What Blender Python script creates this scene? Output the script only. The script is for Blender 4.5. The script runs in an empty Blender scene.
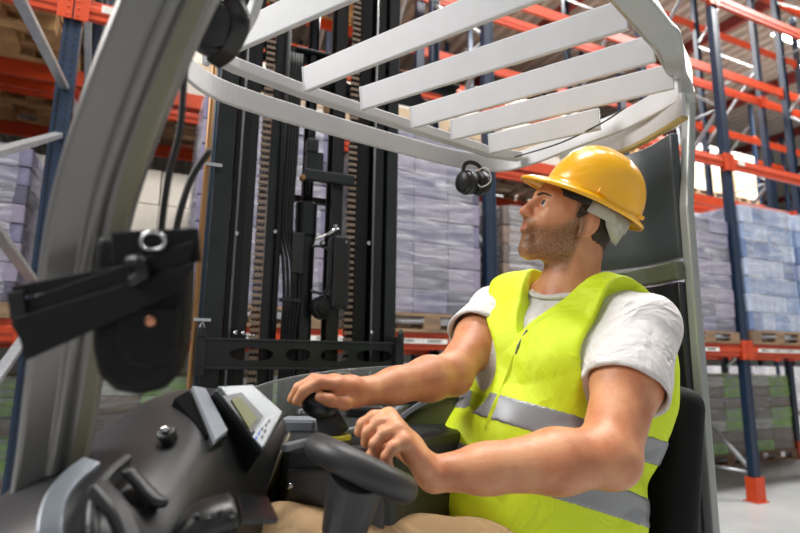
import bpy, math, random
import numpy as np
from mathutils import Vector, Matrix
random.seed(7); np.random.seed(7)
SC = bpy.context.scene
COL = SC.collection
V = lambda *a: np.array(a, dtype=float)
def nrm(v):
    v = np.asarray(v, float); return v / (np.linalg.norm(v) + 1e-12)
# ------------------------------------------------------------------ camera
F = 533.0; CAMH = 1.4
_u = nrm(V(45, 3150, -533)); _fw = V(0, 0, -1.0)
_Y = nrm(_fw - _u * (_fw @ _u)); _X = np.cross(_Y, _u)
RC = np.array([_X, _Y, _u]); CC = V(0, 0, CAMH)
def P(px, py, d):            # a point seen at a pixel, d metres in front of the lens
    return CC + RC @ V((px - 400) / F * d, (266.5 - py) / F * d, -d)
def ray(px, py): return RC @ V((px - 400) / F, (266.5 - py) / F, -1.0)
def onz(px, py, z):
    r = ray(px, py); return CC + r * (z - CAMH) / r[2]
def onpl(px, py, p0, n):
    r = ray(px, py); return CC + r * ((p0 - CC) @ n) / (r @ n)
cd = bpy.data.cameras.new('camera'); cam = bpy.data.objects.new('camera', cd); COL.objects.link(cam)
cam.matrix_world = Matrix([list(RC[i]) + [CC[i]] for i in range(3)] + [[0, 0, 0, 1]])
cd.sensor_width = 36; cd.lens = F / 800 * 36; cd.clip_start = 0.02; cd.clip_end = 200
cd.dof.use_dof = True; cd.dof.focus_distance = 1.12; cd.dof.aperture_fstop = 3.2
SC.camera = cam
SC.view_settings.view_transform = 'Standard'; SC.view_settings.look = 'None'
SC.view_settings.exposure = 0.0; SC.view_settings.gamma = 1; SC.view_settings.use_curve_mapping = False
# ------------------------------------------------------------------ materials
def lin(h):
    h = h.lstrip('#'); c = [int(h[i:i+2], 16) / 255 for i in (0, 2, 4)]
    return [x / 12.92 if x <= 0.04045 else ((x + 0.055) / 1.055) ** 2.4 for x in c] + [1]
MATS = {}
def mat(name, col, rough=0.5, metal=0.0, noise=0.0, nscale=20, bump=0.0, bscale=60, coat=0.0, spec=0.5, sss=0.0, col2=None, stretch=None, fold=0.0, fscale=8):
    if name in MATS: return MATS[name]
    m = bpy.data.materials.new(name); m.use_nodes = True; nt = m.node_tree; N = nt.nodes; L = nt.links
    b = N['Principled BSDF']; b.inputs['Base Color'].default_value = lin(col)
    b.inputs['Roughness'].default_value = rough; b.inputs['Metallic'].default_value = metal
    b.inputs['Coat Weight'].default_value = coat; b.inputs['Coat Roughness'].default_value = 0.12
    b.inputs['Specular IOR Level'].default_value = spec
    if sss: b.inputs['Subsurface Weight'].default_value = sss; b.inputs['Subsurface Radius'].default_value = (.02, .008, .004); b.inputs['Subsurface Scale'].default_value = .5
    tc = N.new('ShaderNodeTexCoord'); src = tc.outputs['Object']
    if stretch:
        mp = N.new('ShaderNodeMapping'); mp.inputs['Scale'].default_value = stretch
        L.new(src, mp.inputs[0]); src = mp.outputs[0]
    if noise or col2:
        n = N.new('ShaderNodeTexNoise'); n.inputs['Scale'].default_value = nscale; n.inputs['Detail'].default_value = 5
        L.new(src, n.inputs['Vector'])
        mx = N.new('ShaderNodeMix'); mx.data_type = 'RGBA'
        c = lin(col); c2 = lin(col2) if col2 else [min(1, x * (1 - noise)) for x in c[:3]] + [1]
        mx.inputs['A'].default_value = c; mx.inputs['B'].default_value = c2
        rp = N.new('ShaderNodeMapRange'); rp.inputs['From Min'].default_value = .35; rp.inputs['From Max'].default_value = .65
        L.new(n.outputs['Fac'], rp.inputs['Value']); L.new(rp.outputs[0], mx.inputs['Factor'])
        L.new(mx.outputs['Result'], b.inputs['Base Color'])
    if bump:
        n2 = N.new('ShaderNodeTexNoise'); n2.inputs['Scale'].default_value = bscale; n2.inputs['Detail'].default_value = 4
        L.new(src, n2.inputs['Vector'])
        bp = N.new('ShaderNodeBump'); bp.inputs['Strength'].default_value = bump; bp.inputs['Distance'].default_value = .01
        L.new(n2.outputs['Fac'], bp.inputs['Height']); L.new(bp.outputs[0], b.inputs['Normal'])
        if fold:
            n3 = N.new('ShaderNodeTexNoise'); n3.inputs['Scale'].default_value = fscale; n3.inputs['Detail'].default_value = 3; n3.inputs['Distortion'].default_value = 1.6; L.new(src, n3.inputs['Vector'])
            rm = N.new('ShaderNodeMath'); rm.operation = 'PINGPONG'; rm.inputs[1].default_value = .16; L.new(n3.outputs['Fac'], rm.inputs[0])
            b3 = N.new('ShaderNodeBump'); b3.inputs['Strength'].default_value = fold; b3.inputs['Distance'].default_value = .05; L.new(rm.outputs[0], b3.inputs['Height']); L.new(b3.outputs[0], bp.inputs['Normal'])
    MATS[name] = m; return m
def emit_mat(name, col, s):
    m = bpy.data.materials.new(name); m.use_nodes = True; b = m.node_tree.nodes['Principled BSDF']
    b.inputs['Base Color'].default_value = lin(col); b.inputs['Emission Color'].default_value = lin(col); b.inputs['Emission Strength'].default_value = s
    return m
# ------------------------------------------------------------------ mesh builder
class MB:
    def __init__(s): s.v = []; s.f = []
    def add(s, vs, fs):
        o = len(s.v); s.v += [tuple(map(float, p)) for p in vs]; s.f += [tuple(o + i for i in f) for f in fs]; return s
    def box(s, c, size, ax=None):
        c = np.asarray(c, float); h = np.asarray(size, float) / 2
        A = np.eye(3) if ax is None else np.array([nrm(a) for a in ax])
        vs = [c + A[0] * h[0] * i + A[1] * h[1] * j + A[2] * h[2] * k for i in (-1, 1) for j in (-1, 1) for k in (-1, 1)]
        return s.add(vs, [(0, 1, 3, 2), (4, 6, 7, 5), (0, 4, 5, 1), (2, 3, 7, 6), (0, 2, 6, 4), (1, 5, 7, 3)])
    def bar(s, p, q, w, h, up=(0, 0, 1)):
        p = np.asarray(p, float); q = np.asarray(q, float); d = q - p; l = np.linalg.norm(d); d = d / l
        sd = nrm(np.cross(d, up)); u2 = np.cross(sd, d)
        return s.box((p + q) / 2, (l, w, h), (d, sd, u2))
    def sweep(s, path, sec, up=(0, 0, 1), scale=None, closed=False, cap=True, ups=None):
        path = [np.asarray(p, float) for p in path]; n = len(path); k = len(sec); vs = []
        for i, p in enumerate(path):
            a = path[i - 1] if (i > 0 or closed) else p; b = path[(i + 1) % n] if (i < n - 1 or closed) else p
            d = nrm(b - a); U = up if ups is None else ups[i]
            sd = nrm(np.cross(d, U)); u2 = np.cross(sd, d); sc = 1 if scale is None else scale[i]
            vs += [p + sd * x * sc + u2 * y * sc for x, y in sec]
        fs = []
        for i in range(n if closed else n - 1):
            for j in range(k):
                a = i * k + j; b = i * k + (j + 1) % k; c = ((i + 1) % n) * k
                fs.append((a, b, c + (j + 1) % k, c + j))
        if cap and not closed: fs += [tuple(range(k))[::-1], tuple((n - 1) * k + j for j in range(k))]
        return s.add(vs, fs)
    def tube(s, path, r, n=10, closed=False, scale=None):
        path = [np.asarray(p, float) for p in path]
        d = path[-1] - path[0] if not closed else path[1] - path[0]
        if not closed:
            up = (0, 0, 1) if abs(nrm(d)[2]) < .8 else (0.3, 1, 0)
        else:
            up = np.cross(path[1] - path[0], path[len(path) // 3] - path[0])
        return s.sweep(path, [(r * math.cos(2 * math.pi * i / n), r * math.sin(2 * math.pi * i / n)) for i in range(n)], up=up, closed=closed, scale=scale)
    def lathe(s, c, axis, prof, n=24, ref=None):     # prof: (radius, height) pairs
        a = nrm(axis); r = nrm(np.cross(a, ref if ref is not None else ((0, 0, 1) if abs(a[2]) < .9 else (1, 0, 0)))); t = np.cross(a, r); c = np.asarray(c, float)
        vs = []; 
        for rad, h in prof:
            for i in range(n):
                th = 2 * math.pi * i / n; vs.append(c + a * h + (r * math.cos(th) + t * math.sin(th)) * max(rad, 1e-4))
        fs = []
        for k in range(len(prof) - 1):
            for i in range(n):
                j = (i + 1) % n; fs.append((k * n + i, k * n + j, (k + 1) * n + j, (k + 1) * n + i))
        fs += [tuple(range(n))[::-1], tuple((len(prof) - 1) * n + i for i in range(n))]
        return s.add(vs, fs)
    def prism(s, poly, vec):
        poly = [np.asarray(p, float) for p in poly]; n = len(poly); vec = np.asarray(vec, float)
        return s.add(poly + [p + vec for p in poly], [tuple(range(n))[::-1], tuple(range(n, 2 * n))] + [(i, (i + 1) % n, n + (i + 1) % n, n + i) for i in range(n)])
    def grid(s, rows, thick=None):
        R = len(rows); K = len(rows[0]); vs = [np.asarray(p, float) for r in rows for p in r]
        return s.add(vs, [(i * K + j, i * K + j + 1, (i + 1) * K + j + 1, (i + 1) * K + j) for i in range(R - 1) for j in range(K - 1)])
    def build(s, name, m, parent=None, bevel=0, smooth=False, sub=0, solid=0, at=None, seg=2):
        me = bpy.data.meshes.new(name)
        o = bpy.data.objects.new(name, me); COL.objects.link(o)
        base = np.zeros(3) if at is None else np.asarray(at, float)
        if parent is not None:
            o.parent = parent; pw = np.zeros(3); q = parent
            while q is not None: pw = pw + np.array(q.location); q = q.parent
            if at is None: base = pw
            o.location = Vector(base - pw)
        else: o.location = Vector(base)
        me.from_pydata([tuple(np.array(v) - base) for v in s.v], [], s.f)
        import bmesh
        bm = bmesh.new(); bm.from_mesh(me); bmesh.ops.recalc_face_normals(bm, faces=bm.faces); bm.to_mesh(me); bm.free()
        me.materials.append(m)
        if smooth:
            for p in me.polygons: p.use_smooth = True
        if solid:
            md = o.modifiers.new('solid', 'SOLIDIFY'); md.thickness = solid; md.offset = 0
        if bevel:
            md = o.modifiers.new('bevel', 'BEVEL'); md.width = bevel; md.segments = seg; md.limit_method = 'ANGLE'; md.angle_limit = math.radians(35)
        if sub:
            md = o.modifiers.new('sub', 'SUBSURF'); md.levels = sub; md.render_levels = sub
        return o
def tag(o, label=None, cat=None, group=None, kind=None):
    if label: o['label'] = label
    if cat: o['category'] = cat
    if group: o['group'] = group
    if kind: o['kind'] = kind
    return o
def empty(name, loc=(0, 0, 0), rz=0):
    o = bpy.data.objects.new(name, None); COL.objects.link(o); o.location = loc; o.rotation_euler = (0, 0, rz); o.empty_display_size = .1
    return o
def put(proto, parent, loc, rz=0):       # a copy of one mesh object under a parent, in the parent's frame
    o = proto.copy(); COL.objects.link(o); o.parent = parent; o.location = loc; o.rotation_euler = (0, 0, rz); return o
def copy_tree(o, parent=None):
    c = o.copy(); COL.objects.link(c); c.parent = parent
    for ch in list(o.children): copy_tree(ch, c)
    return c
def kill(o):
    for c in list(o.children): kill(c)
    bpy.data.objects.remove(o)
def spl(pts, n=6):                        # Catmull-Rom through points
    p = [np.asarray(q, float) for q in pts]; p = [2 * p[0] - p[1]] + p + [2 * p[-1] - p[-2]]; out = []
    for i in range(1, len(p) - 2):
        for k in range(n):
            t = k / n; a, b, c, d = p[i - 1:i + 3]
            out.append(.5 * (2 * b + (c - a) * t + (2 * a - 5 * b + 4 * c - d) * t * t + (3 * b - a - 3 * c + d) * t ** 3))
    out.append(p[-2]); return out
# ------------------------------------------------------------------ setting
flm = mat('polished_concrete', '#b1b2b1', .3, col2='#9c9fa0', nscale=1.2, bump=.05, bscale=30)
fl = MB().box((0, 15, -.1), (60, 60, .2)).build('floor', flm); tag(fl, kind='structure')
cm = mat('ceiling_deck', '#cdc8be', .6)
m = MB(); sec = []
x = -20.0
pts = []
while x < 30:
    pts += [(x, 9.6), (x + .12, 9.6), (x + .17, 9.75), (x + .29, 9.75)]; x += .34
RA = math.radians(24); RX = V(math.cos(RA), math.sin(RA), 0); RY = V(-math.sin(RA), math.cos(RA), 0)
a_ = [RX * (px) + RY * (-8) + V(0, 0, z) for px, z in pts]; b_ = [RX * (px) + RY * (28) + V(0, 0, z) for px, z in pts]
m.grid([a_, b_]); ce = m.build('ceiling', cm, solid=.01); tag(ce, kind='structure')
m = MB()
for i in range(-3, 8):
    p = RX * (i * 4.0) + V(0, 0, 9.45)
    m.bar(p + RY * (-8), p + RY * 28, .12, .28)
tag(m.build('trim_1', mat('roof_steel', '#8f3a34', .5)), kind='structure')
wm = mat('wall_panel', '#b9bab6', .6, noise=.1, nscale=.5)
m = MB(); m.box(RY * 27 + RX * 5 + V(0, 0, 4.8), (52, .2, 9.6), (RX, RY, (0, 0, 1))); tag(m.build('wall_back', wm), kind='structure')
m = MB(); m.box(RX * 30 + RY * 10 + V(0, 0, 4.8), (.2, 36, 9.6), (RX, RY, (0, 0, 1))); tag(m.build('wall_right', wm), kind='structure')
m = MB(); m.box(RX * -20 + RY * 10 + V(0, 0, 4.8), (.2, 36, 9.6), (RX, RY, (0, 0, 1))); tag(m.build('wall_left', wm), kind='structure')
# ------------------------------------------------------------------ racks
def post_mat():
    m = mat('rack_blue', '#142840', .42, noise=.25, nscale=9); nt = m.node_tree; N = nt.nodes; L = nt.links
    b = N['Principled BSDF']; tc = N.new('ShaderNodeTexCoord'); sp = N.new('ShaderNodeSeparateXYZ'); L.new(tc.outputs['Object'], sp.inputs[0])
    def mth(op, a, bb=None, c=None):
        n = N.new('ShaderNodeMath'); n.operation = op
        for i, q in enumerate((a, bb, c)):
            if q is None: continue
            if isinstance(q, (int, float)): n.inputs[i].default_value = q
            else: L.new(q, n.inputs[i])
        return n.outputs[0]
    ax = mth('ABSOLUTE', sp.outputs['X']); dx = mth('SUBTRACT', ax, .022)
    zz = mth('SUBTRACT', mth('MODULO', mth('ADD', sp.outputs['Z'], 100), .05), .025)
    r2 = mth('ADD', mth('MULTIPLY', dx, dx), mth('MULTIPLY', mth('MULTIPLY', zz, zz), .45))
    hole = mth('LESS_THAN', r2, .000055)
    front = mth('LESS_THAN', sp.outputs['Y'], .006)
    # holes on the side face too
    dy = mth('SUBTRACT', sp.outputs['Y'], .05); r3 = mth('ADD', mth('MULTIPLY', dy, dy), mth('MULTIPLY', zz, zz))
    side = mth('MULTIPLY', mth('LESS_THAN', r3, .00004), mth('GREATER_THAN', ax, .046))
    hf = mth('MAXIMUM', mth('MULTIPLY', hole, front), side)
    mx = N.new('ShaderNodeMix'); mx.data_type = 'RGBA'; old = b.inputs['Base Color'].links[0].from_socket
    L.new(hf, mx.inputs['Factor']); L.new(old, mx.inputs['A']); mx.inputs['B'].default_value = (.004, .005, .008, 1)
    L.new(mx.outputs['Result'], b.inputs['Base Color']); return m
BLUE = post_mat()
ORG = mat('rack_orange', '#c03d0d', .45, noise=.15, nscale=6)
GAL = mat('galvanised', '#a9adb0', .38, metal=.6, noise=.2, nscale=30)
LBL = mat('label_white', '#e8e6e0', .5); INK = mat('ink_black', '#22201f', .6)
WOOD = mat('pallet_wood', '#94775a', .75, col2='#6f5b48', nscale=3, stretch=(1, 1, 6), bump=.1)
WOOD2 = mat('old_wood', '#c9a06e', .75, col2='#9f7a50', nscale=5, bump=.1)
BAY = 3.17; DEP = 1.1; HT = 8.8; PW = .1
LEV = [1.52, 3.6, 5.65, 7.7]
proto_root = empty('prototypes')
def mk(name, m, mt, **k): return m.build(name, mt, None, **k)
# upright post: omega section, origin at the front face centre of its foot
sec = [(-.05, 0), (-.032, 0), (-.03, .012), (.03, .012), (.032, 0), (.05, 0), (.05, .07), (.032, .085), (.032, .08), (.046, .066), (.046, .004), (-.046, .004), (-.046, .066), (-.032, .08), (-.032, .085), (-.05, .07)]
m = MB(); m.prism([V(x, y, 0) for x, y in sec], (0, 0, HT)); POST = mk('post', m, BLUE)
m = MB(); m.box((0, .04, .005), (.18, .16, .01)); m.box((0, -.012, .12), (.15, .012, .24)).box((-.07, .035, .12), (.01, .11, .24)).box((.07, .035, .12), (.01, .11, .24)); FOOT = mk('foot_guard', m, ORG, bevel=.003)
m = MB(); m.tube([(0, .05, 0), (0, DEP - .05, 0)], .017, 8); BRH = mk('brace', m, GAL, smooth=True)
def brace_d(up):
    m = MB(); a, b = (V(0, .06, 0), V(0, DEP - .06, .95)) if up else (V(0, DEP - .06, 0), V(0, .06, .95)); m.bar(a, b, .03, .045, (1, 0, 0)); return mk('brace', m, GAL, bevel=.003)
BR1 = brace_d(True); BR2 = brace_d(False)
L_ = BAY - PW
bs = [(-.065, 0), (.065, 0), (.065, .042), (.028, .042), (.018, .05), (-.018, .05), (-.028, .042), (-.065, .042)]   # (z, depth) section, stepped face
m = MB(); m.prism([V(-L_ / 2, .05 - y, z) for z, y in bs], (L_, 0, 0)); BEAM = mk('beam', m, ORG, bevel=.003)
CONNS = []
for s_ in (-1, 1):
    m = MB(); m.box((s_ * (L_ / 2 + .004), -.006, 0), (.082, .008, .2)); m.box((s_ * (L_ / 2 - .004), .026, 0), (.008, .06, .2))
    for z in (-.07, -.02, .03, .08): m.lathe((s_ * (L_ / 2 + .022), -.009, z), (0, -1, 0), [(.008, 0), (.008, .004), (.004, .006)], 8)
    CONNS.append(mk('beam_connector', m, ORG, bevel=.002))
m = MB(); m.box((0, -.0022, 0), (1.1, .002, .036)); STRIP = mk('label_strip', m, LBL)
m = MB(); rr = random.Random(3); x = -.5
while x < .5:
    w = rr.choice((.002, .003, .005)); 
    if int((x + .5) / .11) % 2 == 0 or rr.random() < .4: m.box((x, -.0042, .002), (w, .001, .02))
    x += w + rr.choice((.003, .004, .006))
BARC = mk('barcode', m, INK)
m = MB(); m.box((0, -.0022, 0), (.11, .002, .05)).box((0, -.0022, 0), (.1, .002, .04)); PLATE = mk('load_label', m, LBL)
PROTOS = [POST, FOOT, BRH, BR1, BR2, BEAM, *CONNS, STRIP, BARC, PLATE]
B0 = onz(757, 503, 0)         # foot of the big right-hand upright
def rack(perp, tmin, nb, label, front_labels=False, levels=LEV, flip=False, depth_detail=True):
    org = B0 + RX * (tmin) + RY * perp
    root = empty('pallet_rack', tuple(org), RA); tag(root, label, 'rack')
    for i in range(nb + 1):
        fr = empty('upright_frame'); fr.parent = root; fr.location = (i * BAY, 0, 0)
        put(POST, fr, (0, 0, 0)); put(POST, fr, (0, DEP, 0), math.pi)
        if depth_detail:
            put(FOOT, fr, (0, 0, 0)); put(FOOT, fr, (0, DEP, 0), math.pi)
        z = .3; k = 0
        while z < HT - 1:
            put(BR1 if k % 2 == 0 else BR2, fr, (0, 0, z))
            if k % 2 == 0: put(BRH, fr, (0, 0, z - .03))
            z += 1.0; k += 1
    for i in range(nb):
        for li, z in enumerate(levels):
            for side in (0, 1):
                b = put(BEAM, root, (i * BAY + BAY / 2, -.01 if side == 0 else DEP + .01, z), 0 if side == 0 else math.pi)
                [put(q_, b, (0, 0, 0)) for q_ in CONNS]
                if side == 0 and front_labels:
                    if li == 0:
                        for dx in (-.85, .6): st = put(STRIP, b, (dx, 0, -.0 if li else .0)); put(BARC, b, (dx, 0, 0)) 
                    else: put(PLATE, b, (-L_ / 2 + .16, 0, .02))
    return root
T0 = .05 - 3 * BAY
RACK0 = rack(0, T0, 5, 'orange and blue steel pallet rack directly behind the forklift mast, nearest row', True)
rack(DEP + .3, T0, 5, 'second pallet rack row standing back to back behind the nearest rack', False)
rack(5.4, T0 - BAY * 1, 8, 'pallet rack row across the next aisle, seen through the nearer racks', False, depth_detail=False)
rack(5.4 + DEP + .3, T0 - BAY, 8, 'farthest pallet rack row, under the roof', False, depth_detail=False)
# ------------------------------------------------------------------ pallets and loads
def pallet_mb(w=1.2, d=.8):
    m = MB()
    for i in range(5): m.box((0, -d / 2 + .05 + i * (d - .1) / 4, .133), (w, .1 if i % 2 == 0 else .09, .022))
    for x in (-w / 2 + .07, 0, w / 2 - .07):
        m.box((x, 0, .111), (.14, d, .022))
        for y in (-d / 2 + .05, 0, d / 2 - .05): m.box((x, y, .061), (.14, .1, .078))
    for y in (-d / 2 + .05, 0, d / 2 - .05): m.box((0, y, .011), (w, .1, .022))
    return m
PAL = mk('wooden_pallet', pallet_mb(.8, 1.15), WOOD2, bevel=.002, seg=1)
PALW = mk('pallet', pallet_mb(.92, 1.15), WOOD, bevel=.002, seg=1)
def wrap_mat():
    m = bpy.data.materials.new('shrink_wrap'); m.use_nodes = True; nt = m.node_tree; N = nt.nodes; L = nt.links; b = N['Principled BSDF']; out = N['Material Output']
    b.inputs['Base Color'].default_value = lin('#c9cad0'); b.inputs['Roughness'].default_value = .2; b.inputs['Specular IOR Level'].default_value = .8
    tr = N.new('ShaderNodeBsdfTransparent'); mx = N.new('ShaderNodeMixShader'); tc = N.new('ShaderNodeTexCoord')
    mp = N.new('ShaderNodeMapping'); mp.inputs['Scale'].default_value = (1.2, 1.2, 9); mp.inputs['Rotation'].default_value = (.12, .1, 0); L.new(tc.outputs['Object'], mp.inputs[0])
    n = N.new('ShaderNodeTexNoise'); n.inputs['Scale'].default_value = 2.2; n.inputs['Detail'].default_value = 7; n.inputs['Distortion'].default_value = .8; L.new(mp.outputs[0], n.inputs['Vector'])
    r = N.new('ShaderNodeMapRange'); r.inputs['From Min'].default_value = .38; r.inputs['From Max'].default_value = .72; r.inputs['To Min'].default_value = .10; r.inputs['To Max'].default_value = .58
    L.new(n.outputs['Fac'], r.inputs['Value']); L.new(r.outputs[0], mx.inputs[0]); L.new(tr.outputs[0], mx.inputs[1]); L.new(b.outputs[0], mx.inputs[2]); L.new(mx.outputs[0], out.inputs[0])
    bp = N.new('ShaderNodeBump'); bp.inputs['Strength'].default_value = .7; bp.inputs['Distance'].default_value = .03; L.new(n.outputs['Fac'], bp.inputs['Height']); L.new(bp.outputs[0], b.inputs['Normal'])
    return m
WRAP = wrap_mat()
def load_proto(w, d, h, nx, ny, nz, cmats, cartonname, wrap=True, strap=None, printed=None):
    root = empty('pallet_load')
    put(PALW, root, (0, 0, 0)); bw, bd, bh = w / nx, d / ny, h / nz; rr = random.Random(nx * 7 + nz)
    protos = []
    for c in cmats:
        m = MB().box((0, 0, bh / 2), (bw - .006, bd - .006, bh - .005))
        protos.append(mk(cartonname, m, c, bevel=.008))
    for k in range(nz):
        for i in range(nx):
            for j in range(ny):
                if 0 < i < nx - 1 and 0 < j < ny - 1 and k < nz - 1: continue
                c = put(rr.choice(protos), root, (-w / 2 + (i + .5) * bw + rr.uniform(-.004, .004), -d / 2 + (j + .5) * bd + rr.uniform(-.006, .006), .146 + k * bh + .001))
    for p in protos: kill(p)
    if wrap:
        g = 10; rows = []; rr = random.Random(5)
        m = MB(); n = 28; lev = 14
        for k in range(lev + 1):
            z = .06 + (h + .1) * k / lev; row = []
            for i in range(n):
                th = 2 * math.pi * i / n; cx, sx = math.cos(th), math.sin(th)
                q = (abs(cx) ** 14 + abs(sx) ** 14) ** (-1 / 14); off = rr.uniform(-.006, .01)
                row.append(V((w / 2 + .016 + off) * cx * q, (d / 2 + .016 + off) * sx * q, z))
            rows.append(row + [row[0]])
        m.grid(rows); top = len(m.v); m.add([rows[-1][i] for i in range(n)], [tuple(range(n))])
        wr = m.build('shrink_wrap', WRAP, root, smooth=True)
    return root
PUR = [mat('carton_lilac', '#77738e', .6, noise=.25, nscale=14), mat('carton_slate', '#5a576a', .6, noise=.3, nscale=12), mat('carton_mauve', '#8e869a', .6, noise=.2, nscale=12)]
BLU = [mat('pack_blue', '#8ea2c4', .4, noise=.3, nscale=18), mat('pack_pale', '#b3bfd6', .4, noise=.3, nscale=18), mat('pack_deep', '#6e80a8', .4, noise=.3, nscale=18)]
CAR = [mat('carton_kraft', '#cdb797', .7, noise=.1, nscale=8), mat('carton_cream', '#e3dccf', .7, noise=.08, nscale=8)]
GRN = [mat('sack_green', '#94c45c', .6, noise=.35, nscale=16), mat('sack_lime', '#9fcf6a', .6, noise=.35, nscale=14), mat('sack_grey', '#cfd2c6', .6, noise=.3, nscale=14), mat('sack_dark', '#8a7d68', .6, noise=.35, nscale=16)]
WHT = [mat('pack_white', '#d9d8da', .5, noise=.12, nscale=10), mat('pack_silver', '#c0bfc6', .5, noise=.2, nscale=10)]
DRK = [mat('carton_brown', '#6f625e', .6, noise=.3, nscale=14), mat('carton_umber', '#867268', .6, noise=.3, nscale=14)]
LD = {'lilac': load_proto(.92, 1.1, 1.5, 3, 3, 8, PUR, 'carton'), 'blue': load_proto(.92, 1.1, 1.4, 4, 3, 7, BLU, 'bottle_pack'),
      'kraft': load_proto(.92, 1.1, 1.3, 2, 3, 4, CAR, 'carton', wrap=False), 'green': load_proto(.92, 1.1, 1.05, 2, 2, 7, GRN, 'sack', wrap=True),
      'white': load_proto(.92, 1.1, 1.45, 2, 2, 5, WHT, 'carton'), 'brown': load_proto(.92, 1.1, 1.25, 3, 3, 6, DRK, 'carton')}
LN = {'lilac': 'wrapped lilac cartons', 'blue': 'wrapped blue white bottles', 'kraft': 'cream cartons', 'green': 'green sacks', 'white': 'wrapped white cartons', 'brown': 'wrapped brown cartons'}
LEVS = ['floor', 'first level', 'second level', 'third level']
ROWN = {0: 'front rack', 1: 'second rack', 2: 'rack across aisle', 3: 'farthest rack'}
PERP = {0: 0, 1: DEP + .3, 2: 5.4, 3: 5.4 + DEP + .3}
SLOT = ['left', 'centre', 'right']
BAYN = {0: 'far left bay', 1: 'bay behind mast', 2: 'bay behind operator', 3: 'bay right of tall post', 4: 'far right bay'}
def place(kind, row, bay, lev, slot, dx=0, sz=1.0, note=''):
    t = T0 + bay * BAY + BAY * (slot + .5) / 3 + (1 - slot) * .045 + dx; z = 0 if lev == 0 else LEV[lev - 1] + .066
    p = B0 + RX * t + RY * (PERP[row] + DEP / 2)
    r = copy_tree(LD[kind]); r.location = (p[0], p[1], z); r.rotation_euler = (0, 0, RA + random.uniform(-.012, .012)); r.scale = (1, 1, sz)
    tag(r, '%s, %s, %s, %s' % (LN[kind], LEVS[lev], ROWN[row] if row > 1 else ROWN[row] + ', ' + SLOT[slot], BAYN[bay] if row < 2 else 'column %s' % 'ABCDEFGHIJKLMNOPQRSTUVWXYZ'[bay * 3 + slot]), 'pallet load', 'loaded pallets on the racks'); return r
def stack(row, bay, lev, slot, n, label):
    t = T0 + bay * BAY + BAY * (slot + .5) / 3 + (1 - slot) * .05; z = 0 if lev == 0 else LEV[lev - 1] + .066
    p = B0 + RX * t + RY * (PERP[row] + DEP / 2)
    for k in range(n):
        o = PAL.copy(); COL.objects.link(o); q = p + RX * random.uniform(-.015, .015) + RY * random.uniform(-.02, .02)
        o.location = (q[0], q[1], z + k * .1445); o.rotation_euler = (0, 0, RA + random.uniform(-.02, .02))
        tag(o, label, 'pallet', 'empty pallets: ' + label)
for s_ in range(3):
    place('lilac', 0, 0, 1, s_, sz=.62); place('blue', 0, 3, 1, s_)
    place('green', 1, 0, 0, s_); place('green', 1, 3, 0, s_); place('green', 1, 2, 0, s_); place('green', 1, 1, 0, s_)
place('lilac', 0, 1, 1, 1, dx=-.3, sz=.97); place('lilac', 0, 1, 1, 2)
place('brown', 0, 2, 1, 0, sz=.8); place('brown', 0, 2, 1, 1, sz=.8); place('lilac', 0, 2, 1, 2, sz=.8)
for s_ in range(3):
    stack(0, 0, 2, s_, 9, 'empty wooden pallet, %s stack on second beam level above the far left bay' % SLOT[s_])
    stack(1, 0, 2, s_, 9, 'empty wooden pallet, %s stack, second rack, second level, far left bay' % SLOT[s_])
    stack(1, 1, 3, s_, 8, 'empty wooden pallet, %s stack, second rack, third level behind the mast' % SLOT[s_])
    place('kraft', 1, 2, 2, s_, sz=.6); place('kraft', 1, 1, 2, s_, sz=.6); place('white', 1, 2, 1, s_); place('kraft', 1, 1, 1, s_); place('white', 1, 3, 1, s_, sz=.75)
    place('kraft', 1, 0, 1, s_)

# end frame standing in front of the left post, its front post just outside the picture
pl = B0 + RX * (T0 + BAY) + RY * .0
fr = empty('upright_frame', (float(pl[0]), float(pl[1]), 0))
pf = onpl(-78, 250, pl, RX); pe = V(pf[0], pf[1], 0)
o = put(POST, fr, tuple(pe - V(pl[0], pl[1], 0)), RA)
for a_, b_ in (((80, 118), (8, -24)), ((76, 130), (-75, 172)), ((38, 288), (-70, 140)), ((30, 330), (-75, 480))):
    A_, B_ = onpl(*a_, pl, RX), onpl(*b_, pl, RX)
    MB().bar(A_ - RX * .0, B_, .03, .05, tuple(RX)).build('brace', GAL, fr, bevel=.003)
fr.parent = RACK0; fr.matrix_parent_inverse = (Matrix.Translation(RACK0.location) @ Matrix.Rotation(RA, 4, 'Z')).inverted()
# ------------------------------------------------------------------ forklift (reach truck)
BLK = mat('black_paint', '#131415', .38, noise=.3, nscale=8)
BLK2 = mat('black_rubber', '#1a1a1a', .6, bump=.05, bscale=200)
STL = mat('mast_steel', '#363939', .33, metal=.55, noise=.25, nscale=10)
STLD = mat('mast_dark', '#101112', .4, metal=.3)
DASH = mat('dash_plastic', '#17191b', .4, spec=.5, bump=.03, bscale=350)
DASHD = mat('dash_dark', '#121314', .4)
GREYP = mat('grey_plastic', '#747981', .4)
WHTP = mat('guard_white', '#c6c6c8', .4, noise=.05, nscale=10)
PIL = mat('pillar_grey', '#7d7b79', .3, metal=.3, noise=.1, nscale=6)
CHR = mat('chrome', '#c9c9c9', .15, metal=1)
COPP = mat('copper_tube', '#a3794d', .35, metal=.5)
OLIVE_REFL = mat('vest_reflection_olive', '#525c32', .28, coat=.4)  # green of the vest's reflection is put into this base colour
BACKP = mat('back_panel', '#3a4042', .42, coat=.2)
CHN = mat('chain_brown', '#241d19', .5, metal=.5)
TBASE = P(420, 700, 1.5); TR = empty('reach_truck', (float(TBASE[0]), float(TBASE[1]), 0.0))
tag(TR, 'black and grey reach truck with tall mast and white overhead guard, operator seated inside', 'forklift')
Z = V(0, 0, 1)
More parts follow.
